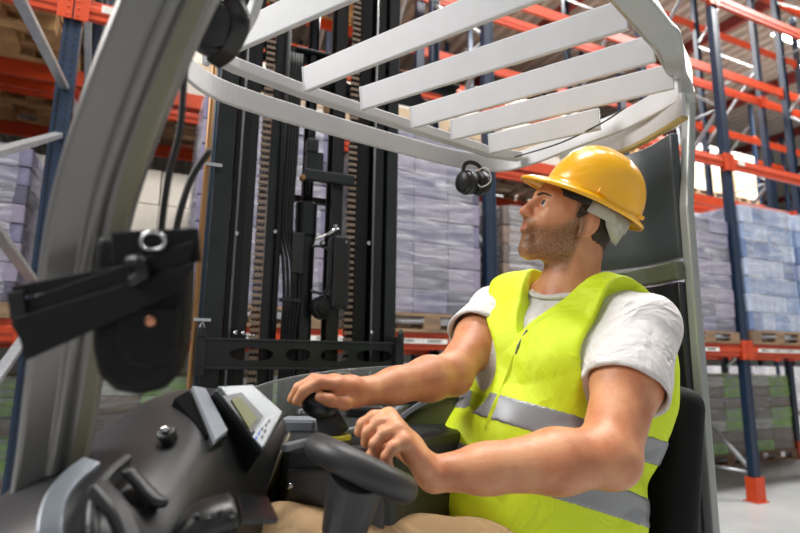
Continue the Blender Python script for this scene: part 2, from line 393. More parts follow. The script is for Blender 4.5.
# mast: line from (px200,d1.9) to (px395,d2.2)
MA = onz(200, 300, 1.4) * 0 + P(200, 352, 1.95); MA[2] = 0; MBp = P(395, 352, 2.25); MBp[2] = 0
MX = nrm(MBp - MA); MY = V(-MX[1], MX[0], 0)          # MY away from camera
def mt(px, py=300):                                   # coordinate along the mast for a pixel column
    q = onpl(px, py, MA, MY); return float((q - MA) @ MX)
def mz(py, px=300): return float(onpl(px, py, MA, MY)[2])
def mp(t, n, z): return MA + MX * t + MY * n + Z * z
ZB, ZT = .2, 4.3
def rail(x0, x1, n0, dep, m, name='mast_rail', z0=ZB, z1=ZT, flip=False):
    t0, t1 = mt(x0), mt(x1); w = t1 - t0; tk = .012
    secp = [(t0, n0), (t1, n0), (t1, n0 + tk), (t0 + tk, n0 + tk), (t0 + tk, n0 + dep - tk), (t1, n0 + dep - tk), (t1, n0 + dep), (t0, n0 + dep)]
    if flip: secp = [(t0 + t1 - a, b) for a, b in secp]
    return MB().prism([mp(a, b, z0) for a, b in secp], Z * (z1 - z0)).build(name, m, TR, bevel=.002)
rail(205, 224, 0, .13, STL); rail(226, 240, .03, .11, STLD); rail(240, 250, .05, .1, BLK)
rail(264, 274, .05, .1, STL, flip=False); 
rail(331, 343, .05, .1, BLK, flip=True); rail(357, 369, .04, .1, STLD, flip=True); rail(373, 383, .02, .12, BLK, flip=True); rail(385, 396, 0, .13, STL, flip=True)
MB().tube([mp(mt(231), -.005, ZB), mp(mt(231), -.005, ZT)], .005, 8).build('lift_rod', mat('rod_grey', '#77797a', .35, metal=.6), TR, smooth=True)
MB().tube([mp(mt(371), -.005, ZB), mp(mt(371), -.005, ZT)], .005, 8).build('lift_rod', mat('rod_grey', '#77797a', .35, metal=.6), TR, smooth=True)
MB().tube([mp(mt(196), -.02, ZB), mp(mt(196), -.02, ZT)], .011, 12).build('hydraulic_pipe', COPP, TR, smooth=True)
MB().tube([mp(mt(202), -.0, ZB), mp(mt(202), -.0, ZT)], .009, 10).build('steel_pipe', mat('pipe_blue', '#2c3e50', .4), TR, smooth=True)
MB().tube([mp(mt(276), .03, ZB), mp(mt(276), .03, ZT)], .012, 12).build('steel_pipe', STLD, TR, smooth=True)
for z in (mz(324), mz(180), mz(60), 2.9):
    MB().bar(mp(mt(194), -.035, z), mp(mt(212), -.035, z), .012, .014).build('pipe_clamp', CHR, TR, bevel=.002)
# centre lift cylinder
zc = mz(172)
MB().lathe(mp(mt(309), .12, ZB), Z, [(.042, 0), (.042, zc - ZB - .25), (.047, zc - ZB - .24), (.047, zc - ZB - .1), (.03, zc - ZB - .09)], 20).build('lift_cylinder', STL, TR, smooth=False, bevel=.002)
MB().lathe(mp(mt(309), .12, zc - .12), Z, [(.026, 0), (.026, 1.6)], 16).build('piston_rod', mat('rod_dark', '#34363a', .2, metal=.9), TR, smooth=True)
m = MB(); m.box(mp(mt(312), .07, mz(158)), (.07, .07, .11), (MX, MY, Z)); m.box(mp(mt(308), .05, mz(140)), (.05, .05, .06), (MX, MY, Z)); m.build('cylinder_head', STL, TR, bevel=.006)
MB().lathe(mp(mt(298), .03, mz(176)), -MY, [(.014, 0), (.014, .02), (.009, .03)], 6).build('bolt', COPP, TR)
# cross members
def cross(py, x0, x1, h, n, d, name='cross_member', m=STL, z=None):
    zz = mz(py) if z is None else z
    return MB().box(mp((mt(x0) + mt(x1)) / 2, n, zz), (mt(x1) - mt(x0), d, h), (MX, MY, Z)).build(name, m, TR, bevel=.004)
cross(172, 300, 352, .045, .02, .03); cross(185, 262, 345, .03, .2, .03); cross(0, 205, 396, .09, .16, .03, z=.5)
cross(0, 205, 396, .08, .18, .03, z=2.6); cross(0, 205, 396, .08, .18, .03, z=4.2)
# front crossbar with slots: two flanges and webs between oval windows
t0, t1 = mt(206), mt(394); zc = mz(355); hh = .052
m = MB(); n0 = -.06; slots = [(.12, .33), (.39, .52), (.57, .72), (.76, .97)]
nsub = []
edges = 0.0
outer = []
import bmesh
def slotted_bar(name, t0, t1, zc, hh, n0, th, slots, mt_, sh=.45):
    # plate with rounded slots, built column by column
    m = MB(); W = t1 - t0; xs = [0]
    for a, b in slots:
        k = 12
        xs += [a + (b - a) * (0.5 - 0.5 * math.cos(math.pi * i / k)) for i in range(k + 1)]
    xs += [1]; xs = sorted(set(xs))
    def half(x):
        for a, b in slots:
            if a <= x <= b:
                c = (a + b) / 2; h = (b - a) / 2; u = (x - c) / h; return hh * sh * max(0, 1 - abs(u) ** 3) ** .5
        return 0
    top = [mp(t0 + x * W, n0, zc + hh) for x in xs]; bot = [mp(t0 + x * W, n0, zc - hh) for x in xs]
    u = [mp(t0 + x * W, n0, zc + half(x)) for x in xs]; l = [mp(t0 + x * W, n0, zc - half(x)) for x in xs]
    for A, B in ((top, u), (l, bot)):
        for i in range(len(xs) - 1):
            q = [A[i], A[i + 1], B[i + 1], B[i]]; m.add(q + [p + MY * th for p in q], [(0, 1, 2, 3), (7, 6, 5, 4), (0, 4, 5, 1), (2, 6, 7, 3)])
    return m.build(name, mt_, TR)
slotted_bar('front_crossbar', t0, t1, zc, hh, -.05, .012, slots, STL)
MB().bar(mp(t0, -.03, zc + hh), mp(t1, -.03, zc + hh), .06, .01).bar(mp(t0, -.03, zc - hh), mp(t1, -.03, zc - hh), .06, .008).build('crossbar_flange', STL, TR, bevel=.002)
for x_ in (203, 394): MB().box(mp(mt(x_), -.05, zc), (.035, .05, .16), (MX, MY, Z)).lathe(mp(mt(x_), -.08, zc + .06), Z, [(.014, 0), (.014, .03), (.006, .05)], 10).build('crossbar_bracket', STL, TR, bevel=.004)
# carriage frame at the top with oval holes
slotted_bar('carriage_plate', mt(288), mt(470), mz(62, 340), .07, .12, .012, [(.03, .22), (.28, .47), (.55, .7), (.76, .94)], STL)
slotted_bar('carriage_plate', mt(215), mt(300), mz(30, 250), .05, .12, .012, [(.1, .45), (.55, .9)], STL)
MB().bar(mp(mt(288), .1, mz(62, 340) + .07), mp(mt(470), .1, mz(62, 340) + .07), .05, .012).build('carriage_flange', STL, TR, bevel=.002)
# lift chains: side plates and pins
PINM = mat('chain_pin', '#9a8674', .45, metal=.4)
def chain(px, n):
    t = mt(px); m = MB(); pn_ = MB(); k = 0; z = .9; p = .027
    while z < 3.4:
        for o_ in ((-.012, 0, .012) if k % 2 == 0 else (-.006, .006)): m.box(mp(t + o_, n, z), (.004, .018, p * 1.2), (MX, MY, Z))
        pn_.bar(mp(t - .018, n - .006, z), mp(t + .018, n - .006, z), .014, .012); z += p; k += 1
    c_ = m.build('lift_chain', CHN, TR); pn_.build('chain_pins', PINM, c_)
chain(257, .03); chain(350, .03)
m = MB()
for t_ in (257, 350): MB().lathe(mp(mt(t_) - .02, .05, 3.45), MX, [(.05, 0), (.05, .006), (.04, .008), (.04, .032), (.05, .034), (.05, .04)], 20).build('chain_wheel', STL, TR)
# hoses
for i in range(5):
    x0 = 282 + i * 3.2
    pts = [mp(mt(x0 - 2), .05, 2.7), mp(mt(x0 - 3), .05, mz(150)), mp(mt(x0 - 4), .05, mz(225)), mp(mt(x0 + 1 + i), .04, mz(262)), mp(mt(x0 + 4 + i * .5), .04, mz(300)), mp(mt(x0 + 4), .05, mz(350)), mp(mt(x0 + 4), .05, .6)]
    MB().tube(spl(pts, 8), .007, 8).build('hydraulic_hose', BLK2, TR, smooth=True)
MB().box(mp(mt(292), .035, mz(300)), (.09, .02, .014), (MX, MY, Z)).build('hose_clip', STL, TR, bevel=.002)
MB().box(mp(mt(297), .035, mz(252)), (.05, .03, .17), (MX, MY, Z)).build('hose_cover', STL, TR, bevel=.004)
# pump block on the right of the centre
m = MB(); m.box(mp(mt(337), .0, mz(270)), (.075, .1, .3), (MX, MY, Z)); m.build('valve_block', BLK, TR, bevel=.012)
MB().lathe(mp(mt(325), .05, mz(306)), -MY, [(.05, 0), (.05, .06), (.036, .065), (.036, .08), (.012, .085)], 20).build('drive_motor', STLD, TR, bevel=.002)
MB().tube(spl([mp(mt(310), .0, mz(245)), mp(mt(318), -.03, mz(246)), mp(mt(325), -.04, mz(252)), mp(mt(326), -.04, mz(280)), mp(mt(322), -.02, mz(292)), mp(mt(310), 0, mz(290))], 6), .006, 8).build('hydraulic_hose', STL, TR, smooth=True)
MB().tube(spl([mp(mt(312), .0, mz(238)), mp(mt(322), -.04, mz(234)), mp(mt(330), -.04, mz(228)), mp(mt(336), -.02, mz(226))], 6), .007, 8).build('hydraulic_hose', CHR, TR, smooth=True)
for a_ in ((318, 243), (330, 225), (341, 240)): MB().lathe(mp(mt(a_[0]), -.03, mz(a_[1])), -MY, [(.012, 0), (.012, .012), (.007, .02)], 6).build('bolt', CHR, TR)
for px_, py_ in ((237, 335), (232, 241), (371, 330), (245, 335), (366, 237), (271, 235)): MB().lathe(mp(mt(px_), -.012, mz(py_)), -MY, [(.009, 0), (.009, .008), (.005, .012)], 6).build('bolt', CHR, TR)
# ---- overhead guard
ZG = CAMH + .62
def G(px, py, z=ZG): return onz(px, py, z)
flat = lambda w, t: [(-w / 2, -t / 2), (w / 2, -t / 2), (w / 2, t / 2), (-w / 2, t / 2)]
# outer rim: vertical flat strip curving round the corner
rim = spl([G(150, 35), G(180, 62), G(225, 92), G(330, 125), G(440, 155), G(478, 162), G(505, 163), G(535, 155), G(575, 139), G(620, 122), G(655, 104), G(680, 90)], 14)
MB().sweep(rim, flat(.012, .055)).build('guard_rim', WHTP, TR, bevel=.003, smooth=False)
inn = [G(214, 55), G(236, 66), G(305, 92), G(375, 115), G(440, 136), G(492, 153), G(520, 157)]
MB().sweep(inn, flat(.03, .026)).build('guard_beam', WHTP, TR, bevel=.003)
# louvre bars
bars = [((205, 52), (450, -60), 1.3), ((305, 80), (575, -30), 1.0), ((362, 99), (628, 14), .95), ((412, 118), (655, 48), .9), ((452, 130), (674, 76), .9), ((490, 144), (600, 119), .85)]
for i, ((ax, ay), (bx_, by_), sc_) in enumerate(bars):
    a, b = G(ax, ay), G(bx_, by_); d = nrm(b - a); toc = nrm(np.cross(d, Z)); toc = toc if toc @ (CC - a) > 0 else -toc
    up = nrm(Z * 1 + toc * .15)
    MB().bar(a, b, .012, .058, up).build('guard_bar', WHTP, TR, bevel=.003)
    e = nrm(b - a); MB().bar(a - e * .003, a + e * .004, .014, .060, up).build('guard_bar_end', WHTP, TR, bevel=.003)
# lower roof flange behind the operator's helmet
low = spl([G(560, 161, ZG - .04), G(600, 149, ZG - .04), G(640, 131, ZG - .04), G(684, 104, ZG - .04)], 12)
MB().sweep(low, flat(.01, .06)).build('rear_flange', WHTP, TR, bevel=.003)
MB().sweep([p - Z * .033 for p in low], flat(.016, .008)).build('seal_strip', mat('seal_tan', '#a8935a', .6), TR)
MB().tube(spl([G(515, 157, ZG - .01), G(560, 143, ZG - .03), G(600, 124, ZG - .02), G(625, 108, ZG)], 8), .0022, 6).build('cable', BLK2, TR, smooth=True)
# right roof rail bending down into the rear pillar
pr = [G(575, -60), G(610, -10), G(640, 25), G(664, 62)]
PB = P(712, 533, 1.28); PB = PB.copy(); foot = V(PB[0], PB[1], .5); topz = ZG - .12
pth = spl([G(585, -70), G(622, -15), G(652, 22), G(674, 58), onpl(688, 96, V(PB[0], PB[1], 0), V(0, 1, 0)), V(PB[0], PB[1], topz - .10)], 12) + [V(PB[0], PB[1], 1.5), V(PB[0], PB[1], 1.0), foot]
pd = nrm(V(.35, -.9, 0))
MB().sweep(pth, flat(.06, .05), up=tuple(nrm(V(.9, .3, .15))), scale=[1.0] * 30 + [1 - .5 * min(1, (i + 1) / 20) for i in range(len(pth) - 30)]).build('rear_pillar', mat('pillar_pale', '#a0a3a0', .35, metal=.35), TR, bevel=.006)
MB().sweep([p + V(-.03, -.012, -.012) for p in pth[:44]], flat(.008, .01), up=tuple(nrm(V(.9, .3, .15)))).build('seal_strip', MATS['seal_tan'], TR)
# side plate of the roof seen from below at the top right
# back panel behind the operator
pa = V(PB[0] - .012, PB[1] + .01, 0); pbk = P(603, 400, 1.58); pbk[2] = 0
rows = []; nn = 10
dirp = pbk - pa; nb_ = nrm(V(-dirp[1], dirp[0], 0)); nb_ = nb_ if nb_ @ (CC - pa) > 0 else -nb_
def back_panel(z0, z1, name, m, bulge=.04, fwd=0.0, curve_top=False):
    rows = []
    for k in range(9):
        z = z0 + (z1 - z0) * k / 8; row = []
        for i in range(nn + 1):
            s_ = i / nn; q = pa + dirp * s_ + nb_ * (-bulge * math.sin(math.pi * s_) + fwd) + Z * z
            row.append(q)
        rows.append(row)
    return MB().grid(rows).build(name, m, TR, smooth=True, solid=.025, bevel=.004)
zs = float(onpl(640, 268, pa, nb_)[2])
back_panel(zs + .01, ZG - .005, 'back_panel', BACKP)
back_panel(zs - .05, zs, 'seat_shell_top', mat('shell_olive', '#565b48', .3, coat=.5), fwd=.02)
back_panel(.75, zs - .055, 'lower_back_panel', mat('panel_black', '#141516', .35, coat=.3), fwd=.01)
# ---- seat
hipL, hipR = P(566, 585, 1.0), P(500, 565, 1.22); fc = nrm(V(hipL[1] - hipR[1], -(hipL[0] - hipR[0]), 0)); 
if fc @ (CC - hipL) < 0: fc = -fc
sdv = V(fc[1], -fc[0], 0); hc = (hipL + hipR) / 2; SZ = hc[2] - .12
m = MB(); m.box(hc + fc * .16 + V(0, 0, SZ - hc[2] - .05), (.5, .46, .11), (fc, sdv, Z)); m.build('seat_cushion', BLK2, TR, bevel=.04, seg=4, smooth=True)
m = MB(); m.box(hc - fc * .27 + V(0, 0, SZ - hc[2] + .26), (.09, .34, .5), (nrm(fc + Z * .18), sdv, nrm(Z - fc * .18))); m.build('seat_back', mat('seat_black', '#0e0e0f', .7, spec=.2), TR, bevel=.04, seg=4, smooth=True)
MB().box(hc + fc * .1 + V(0, 0, SZ - hc[2] - .105 - .12), (.4, .4, .24), (fc, sdv, Z)).build('seat_base', BLK, TR, bevel=.02)
# ---- chassis under everything
FZ = SZ - .46
cc = (hc + MA + MBp) / 3
poly = [P(706, 560, 1.33), P(640, 500, 2.0), mp(mt(396) + .05, -.1, 0), mp(mt(200) - .05, -.1, 0), P(-60, 500, .75), P(30, 800, .35), P(560, 900, .45)]
poly = [V(p[0], p[1], .22) for p in poly]
MB().prism(poly, (0, 0, FZ - .22 - .002)).build('chassis', BLK, TR, bevel=.02)
for tq, nq in ((mt(210), .5), (mt(388), .5)):
    MB().box(mp(tq, .05, .16), (.12, .5, .14), (MX, MY, Z)).build('reach_leg', BLK, TR, bevel=.01)
    MB().lathe(mp(tq - .04, .2, .09), MX, [(.085, 0), (.09, .01), (.09, .07), (.085, .08)], 24).build('load_wheel', BLK2, TR)
MB().lathe(V(hc[0] - .1, hc[1] - .1, .15), V(1, 0, 0), [(.14, 0), (.15, .01), (.15, .1), (.14, .11)], 28).build('drive_wheel', BLK2, TR)
# ---- windscreen (clear polycarbonate guard)
gm = bpy.data.materials.new('clear_guard'); gm.use_nodes = True; b = gm.node_tree.nodes['Principled BSDF']
b.inputs['Base Color'].default_value = (.75, .8, .78, 1); b.inputs['Roughness'].default_value = .04; b.inputs['IOR'].default_value = 1.35; b.inputs['Alpha'].default_value = .08
top = spl([P(238, 396, 1.2), P(262, 385, 1.24), P(300, 376, 1.3), P(345, 370, 1.35), P(400, 367, 1.4), P(440, 374, 1.45)], 5)
rows = [[p for p in top], [V(p[0], p[1], p[2] - .1) for p in top], [V(p[0], p[1], p[2] - .3) for p in top]]
MB().grid(rows).build('clear_screen', gm, TR, smooth=True, solid=.005)
MB().tube(top, .0025, 8).build('screen_edge', mat('screen_edge', '#5f6361', .3), TR, smooth=True)
# ---- console and armrest
Z1 = float(P(330, 440, .92)[2])        # console top
def cz(px, py, z): return onz(px, py, z)
con = [P(282, 452, .86), P(392, 440, .86), P(470, 420, 1.1), P(470, 385, 1.45), P(300, 395, 1.4), P(285, 428, 1.1)]
con = [V(p[0], p[1], FZ) for p in con]
MB().prism(con, (0, 0, Z1 - FZ - .0)).build('side_console', DASH, TR, bevel=.012)
q0, q1 = con[0], con[1]; nf = nrm(V((q1 - q0)[1], -(q1 - q0)[0], 0)); nf = nf if nf @ (CC - q0) > 0 else -nf
cx = nrm(q1 - q0)
pk = onpl(291, 485, q0 + nf * .004, nf)
MB().box((q0 + q1) / 2 + nf * .005 + V(0, 0, Z1 - FZ - .17), (np.linalg.norm(q1 - q0) - .02, .01, .27), (cx, nf, Z)).build('console_door', mat('door_brown', '#2e2a26', .3, coat=.3), TR, bevel=.006)
MB().lathe(pk, nf, [(.006, 0), (.006, .008), (.003, .012)], 12).build('door_knob', CHR, TR, smooth=True)
# pale tray rails on the console
MB().sweep([cz(x, y, Z1 + .008) for x, y in ((284, 448), (330, 436), (380, 424), (410, 398))], flat(.012, .012)).build('console_rail', GREYP, TR, bevel=.003)
MB().sweep([cz(x, y, Z1 + .008) for x, y in ((300, 412), (340, 400), (400, 392))], flat(.012, .012)).build('console_rail', GREYP, TR, bevel=.003)
m = MB(); m.box(cz(300, 425, Z1 + .01), (.07, .05, .03), (cx, nf, Z)); m.build('switch_block', GREYP, TR, bevel=.008)
m = MB(); m.box(cz(365, 412, Z1 + .01), (.09, .05, .03), (cx, nf, Z)); m.build('switch_block', DASHD, TR, bevel=.008)
# armrest body: side coloured olive to paint in the vest's reflection, pale edge
arm = [(386, 470), (390, 436), (402, 418), (420, 405), (438, 398), (458, 393), (458, 470)]
ap = P(430, 420, 1.16); an = nrm(V(-.2, -1, 0)); apts = [onpl(x, y, ap, an) for x, y in arm]
MB().prism(apts, -an * .2).build('armrest_body', OLIVE_REFL, TR, bevel=.012, smooth=False)
MB().sweep(spl([p + an * .003 for p in apts[1:6]], 5), flat(.012, .008), up=tuple(an)).build('armrest_edge', GREYP, TR, bevel=.002)
MB().tube(spl([onpl(x, y, ap + an * .004, an) for x, y in ((408, 424), (414, 432), (424, 436), (440, 430), (462, 426))], 6), .002, 6).build('panel_cable', BLK2, TR, smooth=True)
MB().bar(onpl(427, 440, ap + an * .004, an), onpl(452, 434, ap + an * .004, an), .004, .008).build('panel_trim', GREYP, TR)
_r = [P(395, 396, 1.22), P(430, 388, 1.2), P(470, 380, 1.2)]
MB().sweep([P(392, 399, 1.22), P(420, 394, 1.22), P(440, 389, 1.22)], flat(.09, .03)).build('armrest_pad', BLK2, TR, bevel=.012, seg=3)
# joystick
jb = P(334, 442, .885); jt = P(322, 408, .89)
ja = nrm(jt - jb)
MB().lathe(jb, Z, [(.03, -.03), (.032, 0), (.028, .006), (.027, .008)], 24).build('joystick_base', DASHD, TR, bevel=.002)
MB().lathe(jb + Z * .004, Z, [(.0285, 0), (.0285, .007), (.025, .009)], 24).build('joystick_ring', mat('ring_yellow', '#c9c22a', .4), TR)
MB().lathe(jb + Z * .012, ja, [(.026, 0), (.024, .014), (.021, .028), (.018, .045), (.017, .056)], 24).build('joystick_boot', BLK2, TR, smooth=True)
knob = MB(); kc = P(320, 404, .885); kd = nrm(P(300, 400, .88) - P(345, 410, .885)); 
knob.lathe(kc - kd * .034, kd, [(.008, 0), (.019, .004), (.0235, .014), (.0255, .03), (.024, .046), (.018, .058), (.009, .064)], 24)
knob.build('joystick_knob', mat('knob_black', '#17181a', .28), TR, smooth=True, sub=1)
# ---- steering wheel
wc = P(361, 468, .70); wa = nrm(RC @ V(.42, .86, -.345)); lx = nrm(RC @ V(.9, -.43, -.08))
e1 = nrm(lx - wa * (lx @ wa)); e2 = np.cross(wa, e1); Rw = .062
ringp = [wc + (e1 * math.cos(a) + e2 * math.sin(a)) * Rw for a in [2 * math.pi * i / 40 for i in range(40)]]
WR = mat('wheel_rubber', '#2b2b2c', .45, bump=.03, bscale=300)
MB().tube(ringp, .0185, 16, closed=True).build('steering_wheel_rim', WR, TR, smooth=True)
MB().lathe(wc - wa * .012, wa, [(.05, 0), (.054, .008), (.05, .014), (.02, .016)], 32).build('steering_wheel_disc', WR, TR, smooth=True)
cb = P(338, 560, .73)
ca = nrm(cb - wc)
MB().lathe(wc - wa * .01, ca, [(.037, .0), (.035, .04), (.03, .085), (.022, .095), (.02, .4)], 28).build('steering_column', mat('column_grey', '#303133', .45), TR, smooth=False, bevel=.002)
# ---- dashboard: lofted hood
def loft(rows, name, m, sub=2, drop=None):
    return MB().grid(rows).build(name, m, TR, smooth=True, sub=sub, solid=.012)
def R_(*a): return [P(*q) for q in a]
rows = [
 R_((-60, 540, .62), (40, 470, .68), (98, 434, .74), (140, 402, .80), (186, 388, .86), (232, 390, .90), (268, 402, .93), (290, 424, .94)),
 R_((-60, 556, .55), (42, 482, .60), (104, 448, .66), (152, 412, .72), (188, 392, .80), (226, 396, .84), (262, 415, .88), (285, 440, .90)),
 R_((-60, 580, .48), (45, 506, .52), (118, 474, .57), (170, 446, .63), (198, 420, .71), (228, 428, .76), (256, 446, .81), (276, 462, .84)),
 R_((-60, 640, .42), (50, 560, .46), (130, 526, .50), (182, 492, .56), (212, 466, .64), (232, 474, .70), (250, 490, .75), (262, 500, .78)),
 R_((-60, 760, .38), (50, 690, .42), (130, 650, .46), (188, 610, .52), (215, 590, .58), (234, 585, .64), (250, 600, .70), (262, 610, .74)),
]
loft(rows, 'dashboard', DASH)
side = [R_((290, 424, .94), (292, 445, .93), (284, 470, .92), (276, 520, .92), (276, 640, .92)), R_((285, 440, .90), (284, 455, .89), (274, 475, .885), (264, 520, .88), (262, 640, .86)), R_((276, 462, .84), (266, 478, .83), (258, 495, .82), (250, 530, .81), (248, 640, .80)), R_((262, 500, .78), (254, 510, .77), (246, 525, .76), (236, 545, .75), (230, 640, .74))]
loft(side, 'dashboard_side', mat('dash_side', '#4a4534', .3, coat=.3), sub=1)
def patch(pts, d, name, m, th=.006, parent=TR, bevel=.001, up_off=0.0, inset=.0):
    # a thin raised panel on the dash through points of given depth each
    q = [P(x, y, dd) for x, y, dd in pts]; n = nrm(np.cross(q[1] - q[0], q[2] - q[1])); n = n if n @ (CC - q[0]) > 0 else -n
    q = [onpl(x, y, q[0] + n * up_off, n) for x, y, dd in pts]; up_off = -th * 0; base = -inset
    return MB().prism([p - n * inset for p in q], n * (th + inset)).build(name, m, parent, bevel=bevel)
patch([(173, 402, .735), (187, 394, .77), (213, 443, .68), (205, 440, .66)], 0, 'dash_recess', mat('recess_black', '#020202', .9, spec=.1), .006, inset=.03)
patch([(190, 391, .775), (203, 393, .79), (225, 436, .70), (213, 446, .66)], 0, 'dash_stripe', GREYP, .009, inset=.0)
patch([(189, 391, .775), (204, 393, .79), (226, 437, .70), (212, 447, .66)], 0, 'stripe_backing', DASH, .005, inset=.03)
dp = patch([(215, 390, .77), (250, 388, .81), (281, 416, .80), (262, 452, .72)], 0, 'display_unit', mat('display_silver', '#6d7174', .3, metal=.2), .010, bevel=.003, inset=.006)
patch([(213, 390, .768), (251, 387, .812), (283, 417, .80), (261, 455, .712)], 0, 'display_housing', DASH, .002, inset=.06, bevel=.004)
dq = [P(215, 390, .77), P(250, 388, .81), P(281, 416, .80)]; dn = nrm(np.cross(dq[1] - dq[0], dq[2] - dq[1])); dn = dn if dn @ (CC - dq[0]) > 0 else -dn
def dpt(x, y, o=.012): return onpl(x, y, dq[0] + dn * o, dn)
def dpoly(pts, name, m, o=.010, th=.002): return MB().prism([dpt(x, y, o) for x, y in pts], dn * th).build(name, m, dp)
dpoly([(222, 397), (241, 393), (263, 417), (251, 434)], 'display_bezel', mat('bezel_dark', '#232527', .35))
dpoly([(231, 400), (240, 398), (257, 419), (249, 429)], 'lcd_screen', emit_mat('lcd', '#62653a', .2), .0122)
dpoly([(252, 437), (265, 419), (277, 414), (262, 448)], 'button_plate', mat('plate_silver', '#a9adb2', .4), .0105)
for i, (x, y, c) in enumerate(((256, 438, '#2a5fd0'), (259, 433, '#2a5fd0'), (262, 429, '#3a3f48'), (266, 425, '#3a3f48'), (269, 421, '#3a3f48'), (262, 437, '#3a3f48'), (265, 431, '#3a3f48'))):
    dpoly([(x - 1.2, y + 1), (x, y - 1.8), (x + 1.4, y - 1), (x + .3, y + 1.8)], 'button_symbol', mat('symbol' + c[1:], c, .5), .0125, .001)
# left swoosh, key switch, lever
sw = [P(x, y, d) for x, y, d in ((92, 462, .56), (72, 478, .53), (56, 500, .50), (50, 530, .47), (52, 570, .45))]
MB().sweep(spl(sw, 5), flat(.020, .008), up=(.2, -.6, .7)).build('dash_trim_band', mat('trim_band', '#7f868f', .35, metal=.3), TR, bevel=.002)
MB().sweep(spl([p + V(.035, .005, .0) for p in sw], 5), flat(.01, .02), up=(.2, -.6, .7)).build('dash_ridge', DASH, TR, bevel=.003)
kp = P(166, 433, .63); kn = nrm(V(-.1, -.65, .75))
MB().lathe(kp, kn, [(.011, -.012), (.011, .001), (.009, .003)], 18).build('key_switch', DASHD, TR, bevel=.001)
MB().lathe(kp + kn * .002, kn, [(.0045, 0), (.0045, .006), (.002, .008)], 12).build('key_barrel', CHR, TR, smooth=True)
MB().sweep(spl([P(128, 470, .545), P(142, 486, .54), P(156, 500, .535), P(163, 502, .54)], 6), [(.009 * math.cos(a * math.pi / 5), .006 * math.sin(a * math.pi / 5)) for a in range(10)]).build('indicator_lever', DASHD, TR, smooth=True)
MB().sweep(spl([P(96, 486, .50), P(118, 512, .485), P(132, 545, .47)], 6), flat(.02, .014)).build('dash_rib', DASH, TR, bevel=.004)
# column shroud and glossy flap at the bottom
MB().sweep(spl([P(170, 580, .54), P(182, 545, .55), P(202, 522, .56), P(232, 512, .575)], 6), [(.032 * math.cos(a * math.pi / 8), .02 * math.sin(a * math.pi / 8)) for a in range(16)]).build('pedal_shroud', BLK, TR, smooth=True)
patch([(236, 499, .60), (266, 501, .62), (277, 524, .58), (240, 526, .56)], 0, 'glossy_flap', mat('flap_black', '#0b0c0d', .12), .006)
for i in range(4):
    MB().lathe(P(196 + i * 12, 517 + 4 * math.sin(i * 2.3), .538), nrm(V(.1, -.6, .8)), [(.003, 0), (.003, .003), (.002, .004)], 10).build('bolt', STL, TR, smooth=True)
# ---- front left pillar (near the lens)
fp = spl([P(30, 560, .66), P(48, 470, .61), P(60, 390, .575), P(73, 300, .545), P(90, 205, .52), P(120, 110, .50), P(160, 10, .48), P(205, -90, .46)], 7)
up = nrm(RC @ V(.25, 0, 1)); wd = .036
secp = [(-wd, 0), (-wd, -.035), (-wd * .1, -.045), (wd * .75, -.035), (wd * 1.0, -.02), (wd * 1.0, 0), (wd * .82, .002), (wd * .45, .0), (wd * .32, .007), (wd * .12, .007), (0, .001), (-wd * .8, .006)]
MB().sweep(fp, secp, up=tuple(up)).build('front_pillar', PIL, TR, smooth=False, bevel=.003)
MB().sweep([p + up * .003 + (RC @ V(1, .3, 0)) * .036 for p in fp], flat(.012, .010), up=tuple(up)).build('pillar_seal', mat('seal_olive', '#6f6d58', .5), TR)
MB().tube(spl([P(196, -20, .56), P(190, 30, .55), P(184, 80, .55), P(180, 130, .55), P(168, 180, .55), P(160, 240, .56)], 6), .0035, 8).build('cable', BLK2, TR, smooth=True)
# handle loop on the pillar by the holster
MB().tube(spl([P(174, 240, .62), P(182, 205, .62), P(193, 175, .63), P(210, 150, .64)], 6), .004, 8).build('grab_wire', BLK2, TR, smooth=True)
# ---- round mirror at the top left, curved grey rim beside it
mc = P(213, 26, .62); mn = nrm(RC @ V(.35, -.25, 1))
mm = MB().lathe(mc - mn * .02, mn, [(.010, -.006), (.03, 0), (.034, .008), (.034, .02), (.030, .026), (.012, .029)], 32).build('mirror_housing', BLK, TR, smooth=False, bevel=.002)
MB().lathe(mc + mn * .006, mn, [(.026, 0), (.024, .006), (.008, .008)], 28).build('mirror_boss', DASH, mm)
MB().sweep(spl([P(222, -20, .6), P(236, 5, .61), P(240, 25, .62), P(228, 50, .63), P(212, 62, .64)], 6), flat(.022, .012)).build('mirror_bracket', BLK, TR, bevel=.003)
MB().sweep(spl([P(262, -20, .7), P(254, 8, .71), P(243, 30, .72), P(230, 50, .74), P(216, 62, .76)], 8), flat(.012, .02)).build('roof_curve_trim', WHTP, TR, bevel=.003)
MB().tube(spl([P(203, -5, .6), P(200, 10, .6), P(199, 16, .6)], 4), .007, 8).build('mirror_knob', mat('knob_red', '#a8382c', .4), TR, smooth=True)
